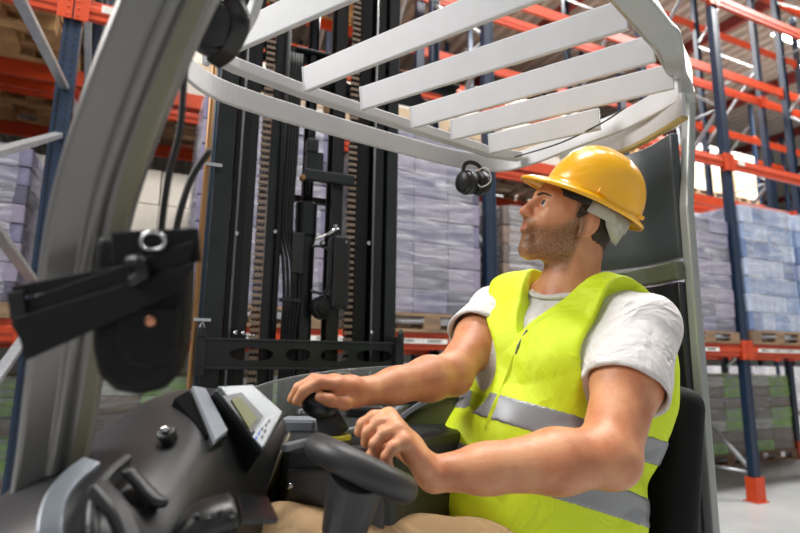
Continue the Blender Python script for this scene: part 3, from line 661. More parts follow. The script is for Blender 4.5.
# ------------------------------------------------------------------ tool pouch hanging on the pillar
hp = P(150, 300, .49)
PO = empty('tool_pouch', tuple(hp)); tag(PO, 'black holster pouch with copper snap, strapped round the near front pillar', 'pouch')
LEA = mat('black_leather', '#060606', .6, spec=.25, bump=.15, bscale=120)
LEA2 = mat('black_webbing', '#0c0c0e', .7, spec=.25, bump=.1, bscale=300)
pn = nrm(RC @ V(-.1, 0, 1))
def pq(x, y, o=0): return onpl(x, y, hp + pn * o, pn)
out = [(112, 236), (196, 232), (199, 262), (198, 300), (195, 340), (188, 368), (172, 385), (152, 390), (130, 386), (114, 372), (108, 345), (108, 300)]
MB().prism([pq(x, y, -.014) for x, y in out], pn * .028).build('pouch_body', LEA, PO, bevel=.010, seg=4)
out = [(120, 312), (182, 306), (180, 345), (172, 362), (150, 368), (130, 362), (121, 345)]
MB().prism([pq(x, y, .012) for x, y in out], pn * .006).build('pouch_flap', LEA, PO, bevel=.003)
MB().lathe(pq(151, 321, .018), pn, [(.0052, 0), (.005, .002), (.002, .0032)], 16).build('snap_button', mat('snap_copper', '#c98a6c', .3, metal=.7), PO, smooth=True)
out = [(114, 232), (200, 228), (203, 262), (116, 266)]
MB().prism([pq(x, y, .012) for x, y in out], pn * .006).build('belt_loop_band', LEA2, PO, bevel=.002)
rg = [pq(153 + 12 * math.cos(a), 241 + 9 * math.sin(a), .024) for a in [i * math.pi / 10 for i in range(20)]]
MB().tube(rg, .0018, 8, closed=True).build('d_ring', CHR, PO, smooth=True)
def strap(a, b, c, d, o0, o1, name):   # a band given by its two edges
    q = [pq(*a, o0), pq(*b, o1), pq(*c, o1), pq(*d, o0)]
    return MB().prism(q, pn * .003).build(name, LEA2, PO, bevel=.001)
strap((22, 330), (190, 262), (196, 240), (14, 304), .020, .022, 'strap')
strap((14, 298), (118, 280), (140, 262), (14, 286), .017, .019, 'strap')
strap((9, 292), (26, 290), (32, 356), (14, 326), .019, .023, 'strap')
strap((28, 360), (180, 292), (197, 262), (16, 318), .024, .026, 'strap')
MB().tube(spl([pq(131, 262, .028), pq(140, 262, .034), pq(143, 275, .034), pq(134, 282, .028)], 6), .006, 10).build('strap_keeper', STLD, PO, smooth=True)
# ------------------------------------------------------------------ ear defenders hanging from the guard rim
ec = P(471, 183, 1.58)
ED = empty('ear_defenders', tuple(ec)); tag(ED, 'black ear defenders hanging from the white guard rim beside the mast', 'ear defenders')
ea = nrm(RC @ V(-.88, .05, .48))
for k_, o_ in enumerate((.010, -.026)):
    c0 = ec + ea * o_ + (0 if k_ == 0 else (RC @ V(.002, .002, 0)))
    sg = 1 if k_ == 0 else -1
    cup = MB().lathe(c0, ea * sg, [(.035, -.004), (.037, .002), (.037, .008), (.033, .012), (.034, .018), (.030, .026), (.02, .032), (.008, .034)], 26).build('ear_cup', BLK, ED, bevel=.001)
    MB().lathe(c0 - ea * sg * .016, ea * sg, [(.028, 0), (.034, .004), (.034, .01), (.028, .013)], 24).build('ear_cushion', BLK2, cup, smooth=True)
q = [ec + ea * .03 + Z * .0, ec + ea * .026 + Z * .045, ec + ea * .01 + Z * .062, ec - ea * .02 + Z * .062, ec - ea * .045 + Z * .04, ec - ea * .048]
MB().sweep(spl(q, 6), flat(.012, .005), up=tuple(nrm(np.cross(ea, Z)))).build('headband', BLK2, ED, bevel=.001)
MB().tube(spl([P(474, 172, 1.56), P(486, 168, 1.55), P(491, 180, 1.55), P(482, 187, 1.55), P(476, 182, 1.56)], 7), .002, 6).build('cable', WHTP, ED, smooth=True)
# ------------------------------------------------------------------ implicit surfaces for the operator
class Field:
    def __init__(s, lo, hi, vox):
        s.lo = np.array(lo, float); s.vox = vox; s.n = np.ceil((np.array(hi) - s.lo) / vox).astype(int) + 1
        s.f = np.full(s.n, .08, np.float32)
    def win(s, lo, hi):
        a = np.clip(np.floor((np.asarray(lo) - s.lo) / s.vox).astype(int), 0, s.n); b = np.clip(np.ceil((np.asarray(hi) - s.lo) / s.vox).astype(int) + 1, 0, s.n)
        if np.any(b <= a): return None, None
        ax = [(s.lo[i] + s.vox * np.arange(a[i], b[i])).astype(np.float32) for i in range(3)]
        return tuple(slice(a[i], b[i]) for i in range(3)), (ax[0][:, None, None], ax[1][None, :, None], ax[2][None, None, :])
    def comb(s, sl, d, k, op):
        f = s.f[sl]
        if op == 'u':
            if k > 0: h = np.maximum(k - np.abs(f - d), 0) / k; s.f[sl] = np.minimum(f, d) - h * h * k * .25
            else: s.f[sl] = np.minimum(f, d)
        elif op == 's':
            d = -d
            if k > 0: h = np.maximum(k - np.abs(f - d), 0) / k; s.f[sl] = np.maximum(f, d) + h * h * k * .25
            else: s.f[sl] = np.maximum(f, d)
    def cap(s, a, b, ra, rb, k=.02, op='u', off=0):
        a = np.asarray(a, float); b = np.asarray(b, float); ra += off; rb += off; r = max(ra, rb) + k + .02
        sl, X = s.win(np.minimum(a, b) - r, np.maximum(a, b) + r)
        if sl is None: return s
        ba = b - a; L2 = float(ba @ ba) + 1e-12
        px, py, pz = X[0] - a[0], X[1] - a[1], X[2] - a[2]
        h = np.clip((px * ba[0] + py * ba[1] + pz * ba[2]) / L2, 0, 1)
        d = np.sqrt((px - h * ba[0]) ** 2 + (py - h * ba[1]) ** 2 + (pz - h * ba[2]) ** 2) - (ra + (rb - ra) * h)
        s.comb(sl, d.astype(np.float32), k, op); return s
    def ell(s, c, A, r, k=.02, op='u', off=0):
        c = np.asarray(c, float); r = np.asarray(r, float) + off; R = float(max(r)) + k + .02
        sl, X = s.win(c - R, c + R)
        if sl is None: return s
        p = [X[i] - c[i] for i in range(3)]; q = [(p[0] * a[0] + p[1] * a[1] + p[2] * a[2]) for a in A]
        k0 = np.sqrt(sum((q[i] / r[i]) ** 2 for i in range(3))); k1 = np.sqrt(sum((q[i] / r[i] ** 2) ** 2 for i in range(3))) + 1e-6
        s.comb(sl, (k0 * (k0 - 1) / k1).astype(np.float32), k, op); return s
    def plane(s, p0, n, k=0):        # keep the side n points away from
        sl, X = s.win(s.lo, s.lo + s.vox * s.n); n = nrm(n)
        d = (X[0] - p0[0]) * n[0] + (X[1] - p0[1]) * n[1] + (X[2] - p0[2]) * n[2]
        s.comb(sl, -d.astype(np.float32), k, 's'); return s
    def grid(s):
        return [(s.lo[i] + s.vox * np.arange(s.n[i])).astype(np.float32).reshape([-1 if j == i else 1 for j in range(3)]) for i in range(3)]
    def mesh(s):
        f = s.f; f[0] = f[-1] = .05; f[:, 0] = f[:, -1] = .05; f[:, :, 0] = f[:, :, -1] = .05
        ins = f < 0; nx, ny, nz = f.shape
        c = np.zeros((nx - 1, ny - 1, nz - 1), np.int8)
        for i in (0, 1):
            for j in (0, 1):
                for k in (0, 1): c += ins[i:nx - 1 + i, j:ny - 1 + j, k:nz - 1 + k]
        act = np.argwhere((c > 0) & (c < 8)); idx = np.full((nx - 1, ny - 1, nz - 1), -1, np.int32); idx[tuple(act.T)] = np.arange(len(act))
        acc = np.zeros((len(act), 3)); cnt = np.zeros(len(act))
        for ax in range(3):
            o = [a for a in range(3) if a != ax]
            for u in (0, 1):
                for v in (0, 1):
                    p = act.copy(); p[:, o[0]] += u; p[:, o[1]] += v; q = p.copy(); q[:, ax] += 1
                    fa = f[tuple(p.T)]; fb = f[tuple(q.T)]; m = (fa < 0) != (fb < 0); t = np.where(m, fa / (fa - fb + 1e-20), 0)
                    pos = p.astype(float); pos[:, ax] += t; acc += pos * m[:, None]; cnt += m
        v = s.lo + acc / cnt[:, None] * s.vox; faces = []
        for ax in range(3):
            o = [a for a in range(3) if a != ax]
            A = [slice(None)] * 3; B = [slice(None)] * 3; A[ax] = slice(0, -1); B[ax] = slice(1, None)
            e = np.argwhere(ins[tuple(A)] != ins[tuple(B)])
            ok = np.all([(e[:, a] > 0) & (e[:, a] < f.shape[a] - 1) for a in o], axis=0); e = e[ok]
            fl = ins[tuple(e.T)]; q = []
            for du, dv in ((-1, -1), (0, -1), (0, 0), (-1, 0)):
                p = e.copy(); p[:, o[0]] += du; p[:, o[1]] += dv; q.append(idx[tuple(p.T)])
            q = np.stack(q, 1); flip = fl if ax != 1 else ~fl; q[~flip] = q[~flip][:, ::-1]; faces.append(q)
        fc = np.concatenate(faces)
        n = len(v); e = np.concatenate([fc[:, [0, 1]], fc[:, [1, 2]], fc[:, [2, 3]], fc[:, [3, 0]]])   # light smoothing
        for _ in range(s.smooth if hasattr(s, 'smooth') else 1):
            sm = np.zeros((n, 3)); ct = np.zeros(n)
            for a_, b_ in ((0, 1), (1, 0)):
                for d_ in range(3): sm[:, d_] += np.bincount(e[:, a_], v[e[:, b_], d_], n)
                ct += np.bincount(e[:, a_], minlength=n)
            v = v * .5 + .5 * sm / ct[:, None]
        return v, fc
def imesh(name, v, fc, m, parent):
    me = bpy.data.meshes.new(name); pw = np.array(parent.location)
    q = parent.parent
    while q is not None: pw = pw + np.array(q.location); q = q.parent
    vv = (v - pw).astype(np.float32)
    me.vertices.add(len(vv)); me.vertices.foreach_set('co', vv.ravel())
    me.loops.add(len(fc) * 4); me.loops.foreach_set('vertex_index', fc.astype(np.int32).ravel())
    me.polygons.add(len(fc)); me.polygons.foreach_set('loop_start', np.arange(len(fc), dtype=np.int32) * 4); me.polygons.foreach_set('loop_total', np.full(len(fc), 4, np.int32))
    me.update(calc_edges=True); me.validate()
    me.polygons.foreach_set('use_smooth', np.ones(len(me.polygons), bool))
    me.materials.append(m); o = bpy.data.objects.new(name, me); COL.objects.link(o); o.parent = parent; return o
def attr(o, name, vals):
    a = o.data.attributes.new(name, 'FLOAT', 'POINT'); a.data.foreach_set('value', vals.astype(np.float32))
def wob(X, fr, seed=0):
    r = np.random.RandomState(seed); out = 0
    for i in range(6):
        k = r.normal(size=3) * fr; ph = r.rand() * 6.28; out = out + np.sin(X[0] * k[0] + X[1] * k[1] + X[2] * k[2] + ph)
    return out / 6
# ---- pose
cv = lambda x, y, z: RC @ V(x, y, z)
sL, sR = P(641, 328, 1.05), P(498, 312, 1.33)
eL, wL = P(608, 456, .87), P(432, 474, .83)
eR, wR = P(452, 374, 1.10), P(368, 391, .945)
M0 = (sL + sR) / 2; pel = (P(566, 570, 1.01) + P(505, 560, 1.2)) / 2
S_ = nrm(sL - sR); U_ = nrm((M0 - pel) - S_ * ((M0 - pel) @ S_)); F_ = np.cross(S_, U_); TL = np.linalg.norm(M0 - pel)
def T(s_, f_, u_): return M0 + S_ * s_ + F_ * f_ + U_ * u_
TA = (S_, F_, U_)
# ---- head frame
tt, ph = math.radians(16), math.radians(9)
HF = nrm(cv(-math.cos(tt) * math.cos(ph), math.sin(tt), math.sin(ph))); HU = nrm(cv(math.sin(tt), math.cos(tt), .03)); HU = nrm(HU - HF * (HU @ HF)); HL = np.cross(HU, HF)
HS = .935
H0 = P(583, 224, 1.135) - HL * .076 * HS
def Hd(x, y, z): return H0 + (HF * x + HU * y + HL * z) * HS
def fe(f, c, A, r, k=.02, op='u'): return f.ell(c, A, np.array(r) * HS, k, op)
def fk(f, a, b, ra, rb, k=.02, op='u'): return f.cap(a, b, ra * HS, rb * HS, k, op)
HA = (HF, HU, HL)
def torso(f, off=0, k=.04):
    f.ell(T(0, .012, -.14), TA, (.168, .118, .17), k, off=off)
    f.ell(T(.0, .035, -.30), TA, (.158, .132, .17), k, off=off)
    f.ell(T(0, .03, -TL + .03), TA, (.165, .13, .12), k, off=off)
    for sg in (-1, 1):
        f.ell(T(.085 * sg, .065, -.10), (nrm(S_ + F_ * .2 * sg), F_, U_), (.085, .06, .075), .03, off=off)   # chest
        f.cap(T(.05 * sg, -.02, .055), T(.165 * sg, -.005, .0), .045, .058, .04, off=off)                      # trapezius
        f.ell(T(.1 * sg, -.07, -.12), TA, (.08, .06, .12), .04, off=off)                                       # shoulder blade
NB = T(0, -.005, .075)
def body_arms(f):
    for s_, e, w, fk in ((sL, eL, wL, 1.0), (sR, eR, wR, .86)):
        f.cap(s_, s_ + (e - s_) * .45, .060, .058 * (1 if fk == 1 else .9), .03); f.cap(s_ + (e - s_) * .4, e, .057 * fk, .047 * fk, .03)
        f.cap(e, e + (w - e) * .3, .046 * fk, .049 * fk, .02); f.cap(e + (w - e) * .3, e + (w - e) * .72, .049 * fk, .036 * fk, .02); f.cap(e + (w - e) * .7, w, .036 * fk, .0265 * (1 if fk == 1 else .95), .02)
        f.cap(e + (e - (s_ + w) / 2) * .10, e, .036 * fk, .04 * fk, .02)
HANDS = {
 'L': dict(w=wL, k=[(389, 416, .838), (392, 421, .818), (397, 430, .80), (404, 442, .785)],
   f=[[(374, 417, .825), (363, 424, .82), (359, 432, .818)], [(378, 424, .805), (368, 433, .80), (366, 443, .80)], [(384, 434, .787), (375, 444, .782), (376, 454, .783)], [(393, 447, .773), (386, 457, .770), (389, 466, .772)]],
   t=[(412, 455, .85), (392, 446, .862), (377, 448, .858), (370, 456, .85)]),
 'R': dict(w=wR, k=[(338, 385, .885), (334, 382, .90), (333, 384, .92), (335, 388, .94)],
   f=[[(319, 383, .872), (304, 391, .866), (297, 401, .866)], [(314, 380, .888), (299, 388, .886), (292, 399, .886)], [(314, 383, .907), (301, 391, .905), (296, 401, .904)], [(318, 389, .925), (307, 397, .922), (303, 404, .92)]],
   t=[(356, 398, .918), (344, 403, .882), (330, 400, .868), (320, 397, .864)])}
def hands(f):
    for key, h in HANDS.items():
        K = [P(*q) for q in h['k']]; w = h['w']; pm = (K[0] + K[3]) / 2
        wq = [w + (q - pm) * .38 for q in K]
        for i in range(4):
            f.cap(wq[i], K[i], .0175 if key == 'L' else .016, .0135, .012)
            fr = [.0102, .0103, .0098, .0088][i]; pts = [K[i]] + [P(*q) for q in h['f'][i]]
            for j in range(3): f.cap(pts[j], pts[j + 1], fr * (1.12 - .1 * j) , fr * (1.02 - .1 * j), .0045)
            f.ell(K[i], (V(1, 0, 0), V(0, 1, 0), Z), (.0125, .0125, .0125), .006)
        for i in range(3): f.cap((wq[i] + K[i]) / 2, (wq[i + 1] + K[i + 1]) / 2, .014, .014, .012)
        tp = [P(*q) for q in h['t']]; f.cap(w + (tp[0] - w) * .3, tp[0], .017, .016, .012); f.cap(tp[0], tp[1], .0155, .012, .008); f.cap(tp[1], tp[2], .012, .0108, .004); f.cap(tp[2], tp[3], .0108, .009, .004)
def head(f):
    fe(f, Hd(-.008, .04, 0), HA, (.098, .092, .078), .02)
    fe(f, Hd(.038, -.005, 0), HA, (.055, .088, .062), .03)
    fk(f, Hd(.0, -.055, .050), Hd(.074, -.090, .012), .018, .017, .025); fk(f, Hd(.0, -.055, -.050), Hd(.074, -.090, -.012), .018, .017, .025)
    fe(f, Hd(.082, -.083, 0), HA, (.015, .016, .020), .018)
    for sg in (-1, 1):
        fk(f, Hd(.03, .0, sg * .058), Hd(.068, -.008, sg * .038), .014, .016, .02)
        fk(f, Hd(.088, .046, sg * .012), Hd(.07, .046, sg * .05), .010, .010, .012)
        fe(f, Hd(.096, .024, sg * .031), HA, (.016, .011, .017), .012, 's')
        fe(f, Hd(.0765, .0245, sg * .032), HA, (.0145, .0125, .017), .004)
        fe(f, Hd(.0925, .0225, sg * .033), HA, (.009, .0048, .0135), .002, 's')
        fe(f, Hd(.106, -.006, sg * .0115), HA, (.0115, .008, .0075), .006)
        fe(f, Hd(.108, -.0135, sg * .006), HA, (.004, .003, .003), .002, 's')
    fk(f, Hd(.091, .038, 0), Hd(.116, .000, 0), .009, .0088, .012); fe(f, Hd(.1165, -.004, 0), HA, (.0095, .0085, .0095), .006)
    fe(f, Hd(.0925, -.024, 0), HA, (.0145, .016, .03), .012)
    fk(f, Hd(.1005, -.0315, -.013), Hd(.1005, -.0315, .013), .0058, .0058, .006); fk(f, Hd(.1015, -.0435, -.012), Hd(.1015, -.0435, .012), .0064, .0066, .006)
    fk(f, Hd(.1115, -.0372, -.018), Hd(.1115, -.0372, .018), .0034, .0034, .002, 's')
    fe(f, Hd(.090, -.060, 0), HA, (.010, .014, .024), .012)
    for sg in (-1, 1):   # ears
        ea1 = nrm(HU * .95 - HF * .22); ea2 = nrm(HF * .93 + HU * .2 + HL * sg * -.28); ea3 = np.cross(ea1, ea2)
        fe(f, Hd(-.012, .004, sg * .083), (ea1, ea2, ea3), (.034, .021, .008), .005)
        fe(f, Hd(-.006, .006, sg * .0925), (ea1, ea2, ea3), (.024, .0125, .0095), .002, 's')
        fk(f, Hd(-.010, -.004, sg * .086), Hd(-.016, .016, sg * .088), .0035, .003, .004)
        fe(f, Hd(-.001, -.025, sg * .079), HA, (.009, .010, .006), .004)
def neck(f, off=0):
    f.cap(Hd(-.035, -.02, 0), NB + F_ * .0 - U_ * .05, .056 + off, .066 + off, .035)
lo = np.min([sR - .2, sL - .2, P(290, 420, .8), pel - .25, P(360, 480, .75)], 0); 
allp = np.array([sL, sR, eL, eR, wL, wR, pel] + [P(*q) for h in HANDS.values() for fi in h['f'] for q in fi] + [Hd(.13, 0, 0), Hd(-.11, .14, 0), Hd(0, 0, .1), Hd(0, 0, -.1)])
fb = Field(allp.min(0) - .09 - V(0, 0, .05), allp.max(0) + .09, .0029); fb.smooth = 1
torso(fb, -.004); neck(fb); head(fb)
body_arms(fb); hands(fb)
v, fc = fb.mesh()
PR = empty('person', (float(pel[0]), float(pel[1]), float(FZ)))
tag(PR, 'person in yellow hard hat, hi-vis vest and white shirt, seated at the controls looking up', 'person')
# skin material with the stubble mask and lip tint
sk = bpy.data.materials.new('skin'); sk.use_nodes = True; N = sk.node_tree.nodes; L = sk.node_tree.links; b = N['Principled BSDF']
b.inputs['Roughness'].default_value = .46; b.inputs['Subsurface Weight'].default_value = .12; b.inputs['Subsurface Radius'].default_value = (.012, .004, .002); b.inputs['Subsurface Scale'].default_value = .6
tc = N.new('ShaderNodeTexCoord'); n1 = N.new('ShaderNodeTexNoise'); n1.inputs['Scale'].default_value = 22; n1.inputs['Detail'].default_value = 4; L.new(tc.outputs['Object'], n1.inputs['Vector'])
m1 = N.new('ShaderNodeMix'); m1.data_type = 'RGBA'; m1.inputs['A'].default_value = lin('#d2976f'); m1.inputs['B'].default_value = lin('#bd7550'); r1 = N.new('ShaderNodeMapRange'); r1.inputs['From Min'].default_value = .35; r1.inputs['From Max'].default_value = .7; L.new(n1.outputs['Fac'], r1.inputs[0]); L.new(r1.outputs[0], m1.inputs['Factor'])
a1 = N.new('ShaderNodeAttribute'); a1.attribute_name = 'stubble'; a2 = N.new('ShaderNodeAttribute'); a2.attribute_name = 'lips'
m2 = N.new('ShaderNodeMix'); m2.data_type = 'RGBA'; L.new(a2.outputs['Fac'], m2.inputs['Factor']); L.new(m1.outputs['Result'], m2.inputs['A']); m2.inputs['B'].default_value = lin('#b86a5c')
n2 = N.new('ShaderNodeTexNoise'); n2.inputs['Scale'].default_value = 300; n2.inputs['Detail'].default_value = 2; L.new(tc.outputs['Object'], n2.inputs['Vector'])
mm_ = N.new('ShaderNodeMath'); mm_.operation = 'MULTIPLY_ADD'; L.new(n2.outputs['Fac'], mm_.inputs[0]); mm_.inputs[1].default_value = 1.6; mm_.inputs[2].default_value = -.05
m3f = N.new('ShaderNodeMath'); m3f.operation = 'MULTIPLY'; m3f.use_clamp = True; L.new(mm_.outputs[0], m3f.inputs[0]); L.new(a1.outputs['Fac'], m3f.inputs[1])
m3 = N.new('ShaderNodeMix'); m3.data_type = 'RGBA'; L.new(m3f.outputs[0], m3.inputs['Factor']); L.new(m2.outputs['Result'], m3.inputs['A']); m3.inputs['B'].default_value = lin('#634a31'); L.new(m3.outputs['Result'], b.inputs['Base Color'])
n3 = N.new('ShaderNodeTexNoise'); n3.inputs['Scale'].default_value = 260; L.new(tc.outputs['Object'], n3.inputs['Vector']); bp = N.new('ShaderNodeBump'); bp.inputs['Strength'].default_value = .25; bp.inputs['Distance'].default_value = .002; L.new(n3.outputs['Fac'], bp.inputs['Height']); L.new(bp.outputs[0], b.inputs['Normal'])
body = imesh('body', v, fc, sk, PR)
q = (v - H0) / HS; hx, hy, hz = q @ HF, q @ HU, q @ HL; az = np.abs(hz)
ss = lambda a, b, x: np.clip((x - a) / (b - a), 0, 1) ** 2 * (3 - 2 * np.clip((x - a) / (b - a), 0, 1))
w_ = wob([hx, hy, hz], 120, 3) * .006
upper = -.028 + ss(.075, .0, hx) * .045 + w_             # upper edge of the beard, rising to the sideburn
bd = ss(.014, -.016, hy - upper) * ss(-.012, .004, hx)* (.55 + .45 * ss(-.115, -.085, hy)) * ss(-.13, -.11, hy)
mus = ss(-.012, -.018, hy) * ss(-.036, -.030, hy) * ss(.03, .02, az) * ss(.08, .09, hx)
lip = np.exp(-((hy + .0375) / .0085) ** 2 * 1.2) * ss(.021, .012, az) * ss(.092, .098, hx)
side = ss(-.005, .004, hx) * ss(.03, .02, hx) * ss(-.02, 0, hy) * (az > .05)
bd = np.maximum(np.maximum(bd, mus * .9), side) * (1 - np.clip(lip * 1.4, 0, 1)) * (hy > -.14) * (np.abs(hx) < .14)
attr(body, 'stubble', np.clip(bd, 0, 1) * .92); attr(body, 'lips', np.clip(lip, 0, 1) * (np.abs(hx) < .14) * .6)
HAIRM = mat('hair_brown', '#453122', .55, noise=.4, nscale=90, bump=.6, bscale=260)
fh = Field(H0 - .15, H0 + .16, .003)
fe(fh, Hd(-.012, .038, 0), HA, (.099, .096, .084), .02); fk(fh, Hd(-.05, -.03, 0), Hd(-.058, -.062, 0), .052, .046, .03)
X = fh.grid(); fh.f += (wob(X, 350, 5) * .003).astype(np.float32)
hn = nrm(HF * 1 + HU * .28); fh.plane(Hd(.022, .02, 0), hn, .004)                                   # hairline in front of the ear
fh.plane(Hd(-.06, -.085, 0), -HU, .004)
for sg in (-1, 1): fe(fh, Hd(-.006, -.012, sg * .088), HA, (.024, .036, .03), .006, 's'); fe(fh, Hd(.012, -.05, sg * .06), HA, (.05, .045, .05), .01, 's')
v, fc = fh.mesh(); imesh('hair', v, fc, HAIRM, PR)
for sg in (-1, 1):
    ey = MB().lathe(Hd(.0765, .0245, sg * .032) - HF * .0128, HF, [(.0128 * math.sin(a), .0128 - .0128 * math.cos(a)) for a in [math.pi * i / 10 for i in range(11)]], 18).build('eye', mat('eye_white', '#d9d4cc', .2), PR, smooth=True)
    gz = nrm(HF + HU * .15 + HL * .1)
    MB().lathe(Hd(.0765, .0245, sg * .032) + gz * .0122, gz, [(.0062, 0), (.0055, .0012), (.002, .0018)], 16).build('iris', mat('iris_grey', '#39424a', .15), ey, smooth=True)
    MB().sweep(spl([Hd(.0985, .042, sg * .012), Hd(.094, .047, sg * .030), Hd(.078, .043, sg * .050)], 6), flat(.004, .007), up=tuple(HF)).build('eyebrow', HAIRM, PR, bevel=.002)
# ---- T-shirt
TSH = mat('tshirt_white', '#d6d2d0', .8, noise=.05, nscale=14, bump=.25, bscale=700, fold=.55, fscale=7)
def folds(f, amp, fr, seed, pts=()):
    X = f.grid(); w = wob(X, fr, seed); w2 = wob(X, fr * 2.3, seed + 1)
    f.f += (amp * (np.abs(w) ** .7 * -1.6 + .4) + amp * .5 * w2).astype(np.float32)
tp_ = np.array([sL, sR, pel, eL, eR, NB, T(.0, .2, -.3), T(0, -.16, -.2)])
ft = Field(tp_.min(0) - .1, tp_.max(0) + .1, .004); ft.smooth = 1
torso(ft, .006); neck(ft, .0)
for s_, e, fr in ((sL, eL, .54), (sR, eR, .50)):
    d = nrm(e - s_); end = s_ + (e - s_) * fr; g = Field(ft.lo, ft.lo + ft.vox * (ft.n - 1), ft.vox)
    g.cap(T(*[(s_ - M0) @ a * .75 for a in TA]), s_, .05, .069, .03); g.cap(s_, s_ + (e - s_) * .8, .068, .079, .02); g.plane(end, d, .004)
    # opening of the sleeve
    g.cap(end - d * .05, end + d * .1, .066, .070, .004, 's')
    n_ = tuple(min(a, b) for a, b in zip(g.f.shape, ft.f.shape)); s3 = tuple(slice(0, q) for q in n_)
    h = np.maximum(.03 - np.abs(ft.f[s3] - g.f[s3]), 0) / .03; ft.f[s3] = np.minimum(ft.f[s3], g.f[s3]) - h * h * .03 * .25
ft.plane(NB + F_ * .02 - U_ * .012, nrm(U_ * 1 + F_ * .42), .004)
ft.plane(T(0, 0, -TL + .06), -U_, .01)
folds(ft, .0035, 26, 11)
v, fc = ft.mesh(); imesh('tshirt', v, fc, TSH, PR)
# collar band
cr = []
for i in range(28):
    a = 2 * math.pi * i / 28; cr.append(NB - U_ * .012 + S_ * math.cos(a) * .071 + (F_ - U_ * .42) / 1.085 * (math.sin(a) * .071) + F_ * .012)
MB().tube(cr, .005, 8, closed=True).build('tshirt_collar', TSH, PR, smooth=True)
# ---- hi-vis vest
VST = mat('vest_yellow', '#d8ee1c', .6, noise=.04, nscale=20, bump=.15, bscale=500, fold=.4, fscale=5)
b = VST.node_tree.nodes['Principled BSDF']
STR = mat('reflective_grey', '#8d8f92', .4, metal=.25, bump=.05, bscale=300)
def vest_field(off=0.0):
    f = Field(tp_.min(0) - .1, tp_.max(0) + .1, .004); f.smooth = 2
    torso(f, .024); f.ell(T(.0, .035, -TL + .04), TA, (.205, .175, .16), .06); f.ell(T(0, .05, -.30), TA, (.175, .14, .15), .06); f.ell(T(-.02, .085, -.39), TA, (.165, .155, .12), .06); f.ell(T(.055, -.03, -.38), TA, (.165, .14, .16), .06)
    f.ell(T(.14, -.10, -.13), TA, (.085, .055, .17), .04)          # the back stands away from the shirt
    f.cap(T(-.13, -.01, .02), T(.13, -.01, .02), .075, .075, .04)
    folds(f, .0075, 17, 21)
    f.f -= off
    for s_, e, sg in ((sL, eL, 1), (sR, eR, -1)):                 # arm holes
        d = nrm(e - s_)
        q_ = 1.0 if sg > 0 else .72; o_ = 0 if sg > 0 else .03
        f.cap(s_ + F_ * .02 + U_ * .05 + S_ * sg * (.02 + o_), s_ + F_ * .015 + d * .09 + S_ * sg * o_, .080 * q_, .086 * q_, .008, 's'); f.cap(s_ + d * .08 + S_ * sg * .02, e, .082 * q_, .085, .008, 's')
    # neck opening and V front
    f.cap(NB - U_ * .03, NB + U_ * .2, .083, .1, .006, 's')
    X = f.grid(); p = [X[i] - M0[i] for i in range(3)]; s = sum(p[i] * S_[i] for i in range(3)); fw = sum(p[i] * F_[i] for i in range(3)); u = sum(p[i] * U_[i] for i in range(3))
    d = np.maximum(np.abs(s + .0) - np.maximum(.062 + (u - .055) * .55, .0), .02 - fw); d = np.maximum(d, -.105 - u)
    f.f = np.maximum(f.f, -d.astype(np.float32))
    sm = np.maximum(np.abs(s + .0) - .0016, .02 - fw)             # front opening line
    f.f = np.maximum(f.f, -sm.astype(np.float32) * .0 + np.where(sm < 0, .0, -1).astype(np.float32) * 1.0 if False else f.f)
    f.plane(T(0, 0, -TL - .02), -U_, .004)
    return f, (s, fw, u)
fv, _ = vest_field(); v, fc = fv.mesh(); VE = imesh('vest', v, fc, VST, PR)
def band(u0, u1, tilt=0.0, tf=0.0):
    f, (s, fw, u) = vest_field(.0022); uu = u + s * tilt + fw * tf
    f.f = np.maximum(f.f, np.maximum(uu - u1, u0 - uu).astype(np.float32)); v, fc = f.mesh(); imesh('reflective_stripe', v, fc, STR, VE)
band(-.25, -.198, 0, -.10); band(-.385, -.33, -.12, -.22)
# zip and seam
def onvest(px, py, o=.004):          # first hit of the vest surface along a pixel ray
    r = ray(px, py); t = np.arange(.7, 1.6, .002); pts = CC[None] + r[None] * t[:, None]; ii = ((pts - fv.lo) / fv.vox).astype(int)
    for p, i in zip(pts, ii):
        if np.all(i >= 0) and np.all(i < fv.n) and fv.f[tuple(i)] < 0: return p - nrm(r) * o
    return pts[len(pts) // 2]
zp = [onvest(x, y) for x, y in ((527, 330), (522, 338), (518, 346), (516, 354))]
MB().tube(zp, .0022, 6).build('zip', mat('zip_grey', '#6e7066', .4), VE, smooth=True)
def strip(pix, w, t, name, m, o=.0015):
    q = [onvest(x, y, o) for x, y in pix]; rr_ = nrm(CC - q[len(q) // 2])
    MB().sweep(spl(q, 4), flat(w, t), up=tuple(rr_)).build(name, m, VE, bevel=.0005)
strip(((516, 356), (511, 370), (505, 385), (498, 400), (492, 414), (487, 428)), .012, .003, 'front_placket', VST, .002)
strip(((563, 352), (557, 366), (551, 385), (547, 402), (544, 418)), .003, .003, 'seam', VST)
strip(((540, 350), (552, 349), (566, 352), (580, 360), (590, 368)), .003, .003, 'seam', VST)
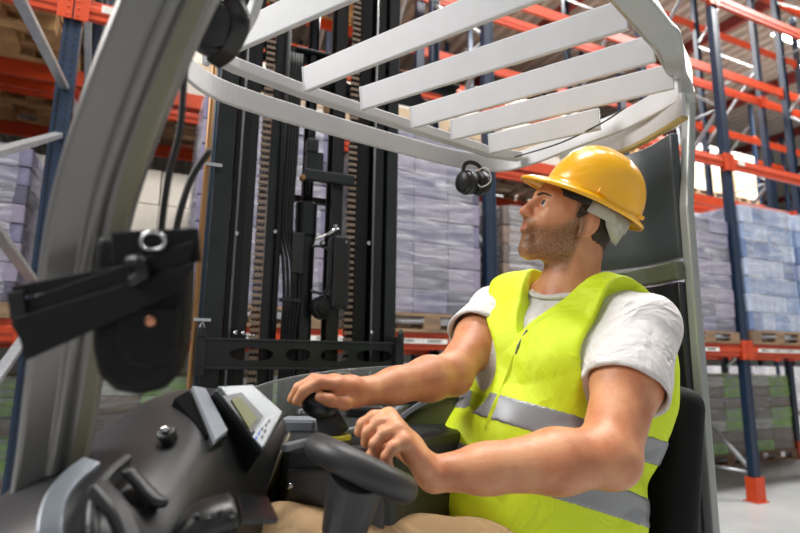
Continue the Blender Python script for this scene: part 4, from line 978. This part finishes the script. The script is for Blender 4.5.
# ---- trousers, shins and shoes
TRO = mat('trousers_tan', '#b7976f', .85, noise=.12, nscale=18, bump=.3, bscale=500, fold=.5, fscale=7)
kL, kR = P(285, 552, .80), P(300, 524, 1.02)
hl, hr = P(566, 572, 1.01), P(503, 560, 1.2)
tp2 = np.array([kL, kR, hl, hr, pel]); aL = V(kL[0] + .0, kL[1] + .02, FZ + .09) + F_ * V(1, 1, 0) * .08; aR = V(kR[0], kR[1], FZ + .09) + F_ * V(1, 1, 0) * .08
tp2 = np.vstack([tp2, aL, aR]); fp_ = Field(tp2.min(0) - .13, tp2.max(0) + .13, .0055); fp_.smooth = 2
fp_.ell(T(0, .0, -TL - .01), TA, (.17, .13, .11), .04)
for h_, k_, a_ in ((hl, kL, aL), (hr, kR, aR)):
    fp_.cap(h_, k_, .085, .062, .04); fp_.cap(k_, a_, .062, .05, .03)
folds(fp_, .004, 22, 31); fp_.plane(aL - Z * .03, -Z)
v, fc = fp_.mesh(); imesh('trousers', v, fc, TRO, PR)
for a_ in (aL, aR):
    d = nrm(F_ * V(1, 1, 0)); fs = Field(a_ - .25, a_ + .25, .006)
    fs.cap(a_ - d * .05 + Z * (-.045), a_ + d * .16 - Z * .05, .042, .036, .03); fs.cap(a_ - Z * .03, a_ + Z * .03, .045, .048, .03); fs.plane(V(0, 0, FZ + .003), -Z, .005)
    v, fc = fs.mesh(); imesh('shoe', v, fc, BLK2, PR)
# ---- hard hat
ang = math.radians(25); hf = nrm(cv(-math.cos(ang) * math.cos(ph), math.sin(ang), math.sin(ph))); hu = nrm(cv(math.sin(ang), math.cos(ang), .10)); hu = nrm(hu - hf * (hu @ hf)); hl_ = np.cross(hu, hf)
HK = .93
hc0 = P(592, 201, 1.195)
def hat(x, y, z): return hc0 + (hf * x + hl_ * y + hu * z) * HK
YEL = mat('hat_yellow', '#fdb909', .28, coat=.5)
NT = 72; rows = []
for i in range(19):
    a = math.pi / 2 * (1 - i / 18); rad = math.cos(a) ** .86; hgt = math.sin(a) ** .95
    row = []
    for j in range(NT):
        th = 2 * math.pi * j / NT; x = .119 * math.cos(th) * rad; y = .100 * math.sin(th) * rad; z = .122 * hgt
        rg_ = math.exp(-(y / .016) ** 4) * ss(.0, .3, np.array(hgt)) * .0055 * (1 if abs(x) < .1 else .3)
        row.append(hat(x, y, z + float(rg_)))
    rows.append(row)
for i in range(1, 7):
    t = i / 6; row = []
    for j in range(NT):
        th = 2 * math.pi * j / NT; c_ = max(0, math.cos(th)); ext = .012 + .048 * c_ ** 1.3 + .005 * max(0, -math.cos(th)); r = 1
        x = .119 * math.cos(th) + ext * t * math.cos(th); y = .100 * math.sin(th) + ext * t * math.sin(th) * .9; z = -.006 * t - .012 * t * c_ ** 2 * t + .000
        row.append(hat(x, y, z - .003 * (1 - math.cos(t * 1.5))))
    rows.append(row)
# rolled edge
row = [p - hu * .006 for p in rows[-1]]; rows.append(row)
m = MB(); m.grid([r + [r[0]] for r in rows])
HH = m.build('hard_hat', YEL, PR, smooth=True)
md = HH.modifiers.new('weld', 'WELD'); md.merge_threshold = .0001
md = HH.modifiers.new('solid', 'SOLIDIFY'); md.thickness = .0028; md.offset = 0
def hband(a0, a1, z0, z1, sc, name, mt_):
    rows = []
    for z in np.linspace(z0, z1, 4): rows.append([hat(.119 * sc * math.cos(a), .100 * sc * math.sin(a), z) for a in np.linspace(math.radians(a0), math.radians(a1), 30)])
    return MB().grid(rows).build(name, mt_, HH, smooth=True, solid=.003)
hband(-70, 70, -.028, .0, .90, 'sweatband', mat('sweatband_black', '#15140f', .6))
hband(70, 290, -.040, -.012, .88, 'suspension_band', mat('suspension_grey', '#b5b3a6', .5))
for sg in (1, -1):
    rows = [[hat(x, sg * y, z) for x, y, z in ((.01, .089, -.01), (-.04, .086, -.012), (-.075, .07, -.02))], [hat(x, sg * y, z) for x, y, z in ((-.02, .086, -.05), (-.055, .075, -.075), (-.082, .05, -.075))]]
    MB().grid(rows).build('nape_strap', MATS['suspension_grey'], HH, smooth=True, solid=.002)
    MB().box(hat(.03, sg * .099, .012), (.022, .006, .012), (hf, hl_, hu)).build('slot_cover', YEL, HH, bevel=.002)
    MB().box(hat(-.09, sg * .072, .006), (.016, .006, .010), (hf, nrm(hl_ * sg - hf * .8), hu)).build('slot_cover', YEL, HH, bevel=.002)
# rows across the next aisle
def far(kind, row, bay, lev, slot): place(kind, row, bay, lev, slot)
for b_ in (2, 3, 4, 5, 6):
    for s_ in range(3):
        far('white', 2, b_, 1, s_); far(['white', 'kraft', 'white'][s_], 2, b_, 2, s_); place('white', 2, b_, 0, s_, sz=.8)
        if b_ in (3, 5): far('kraft', 2, b_, 3, s_)
for b_ in (2, 4):
    for s_ in (0, 1, 2): stack(2, b_, 3, s_, 7, 'empty wooden pallet, %s stack, third level across the aisle, %s' % (SLOT[s_], BAYN[b_]))
for o in PROTOS + [PAL, PALW]: kill(o)
for r in LD.values(): kill(r)
kill(proto_root)
# lamps under the roof
LAMP = emit_mat('led_panel', '#ffffff', 18)
hs = mat('lamp_housing', '#c8cacc', .4)
li = 0
_q = onz(796, 40, 8.9) - B0; _t = float(_q @ RX); _p = float(_q @ RY)
for t, pp in ((-1, -2.2), (4, -2.2), (-5, -2.2), (_t, _p), (9.5, 3.6), (0, 3.6)):
    c = B0 + RX * t + RY * pp + V(0, 0, 8.9)
    r = empty('high_bay_lamp', tuple(c)); tag(r, 'long white LED lamp hanging under the roof, %s' % ['over the forklift aisle behind the operator', 'over the forklift aisle at the right', 'over the forklift aisle at the left', 'over the next aisle, bright at upper right', 'over the next aisle at far right', 'over the next aisle, middle'][li], 'lamp', 'lamps under the roof')
    MB().box(c + V(0, 0, .06), (1.5, .32, .08), (RX, RY, (0, 0, 1))).build('lamp_housing', hs, r, bevel=.01)
    MB().box(c + V(0, 0, .01), (1.42, .26, .02), (RX, RY, (0, 0, 1))).build('led_panel', LAMP, r)
    MB().bar(c + RX * .5 + V(0, 0, .1), c + RX * .5 + V(0, 0, .75), .008, .008, (1, 0, 0)).bar(c - RX * .5 + V(0, 0, .1), c - RX * .5 + V(0, 0, .75), .008, .008, (1, 0, 0)).build('hanger', GAL, r)
    ld = bpy.data.lights.new('lamp_light', 'AREA'); ld.shape = 'RECTANGLE'; ld.size = 2.5; ld.size_y = 1.2; ld.energy = [420, 750, 650, 700, 700, 700][li]; ld.color = (1, .98, .95)
    lo = bpy.data.objects.new('lamp_light', ld); COL.objects.link(lo); lo.parent = r; lo.location = (0, 0, -.03); lo.rotation_euler = (0, 0, RA); li += 1
# key light added at upper left without a modelled source, and the hall's own ambience
ld = bpy.data.lights.new('added_key_light', 'AREA'); ld.shape = 'RECTANGLE'; ld.size = 3; ld.size_y = 3; ld.energy = 470; ld.color = (1, .99, .97)
lo = bpy.data.objects.new('added_key_light', ld); COL.objects.link(lo); lo.location = (-5.0, .3, 5.2)
lo.rotation_euler = Vector((5.4, 1.0, -3.6)).to_track_quat('-Z', 'Y').to_euler()
W = bpy.data.worlds.new('world'); SC.world = W; W.use_nodes = True; W.node_tree.nodes['Background'].inputs[0].default_value = (.93, .96, 1, 1); W.node_tree.nodes['Background'].inputs[1].default_value = .55
SC.view_settings.exposure = -0.15
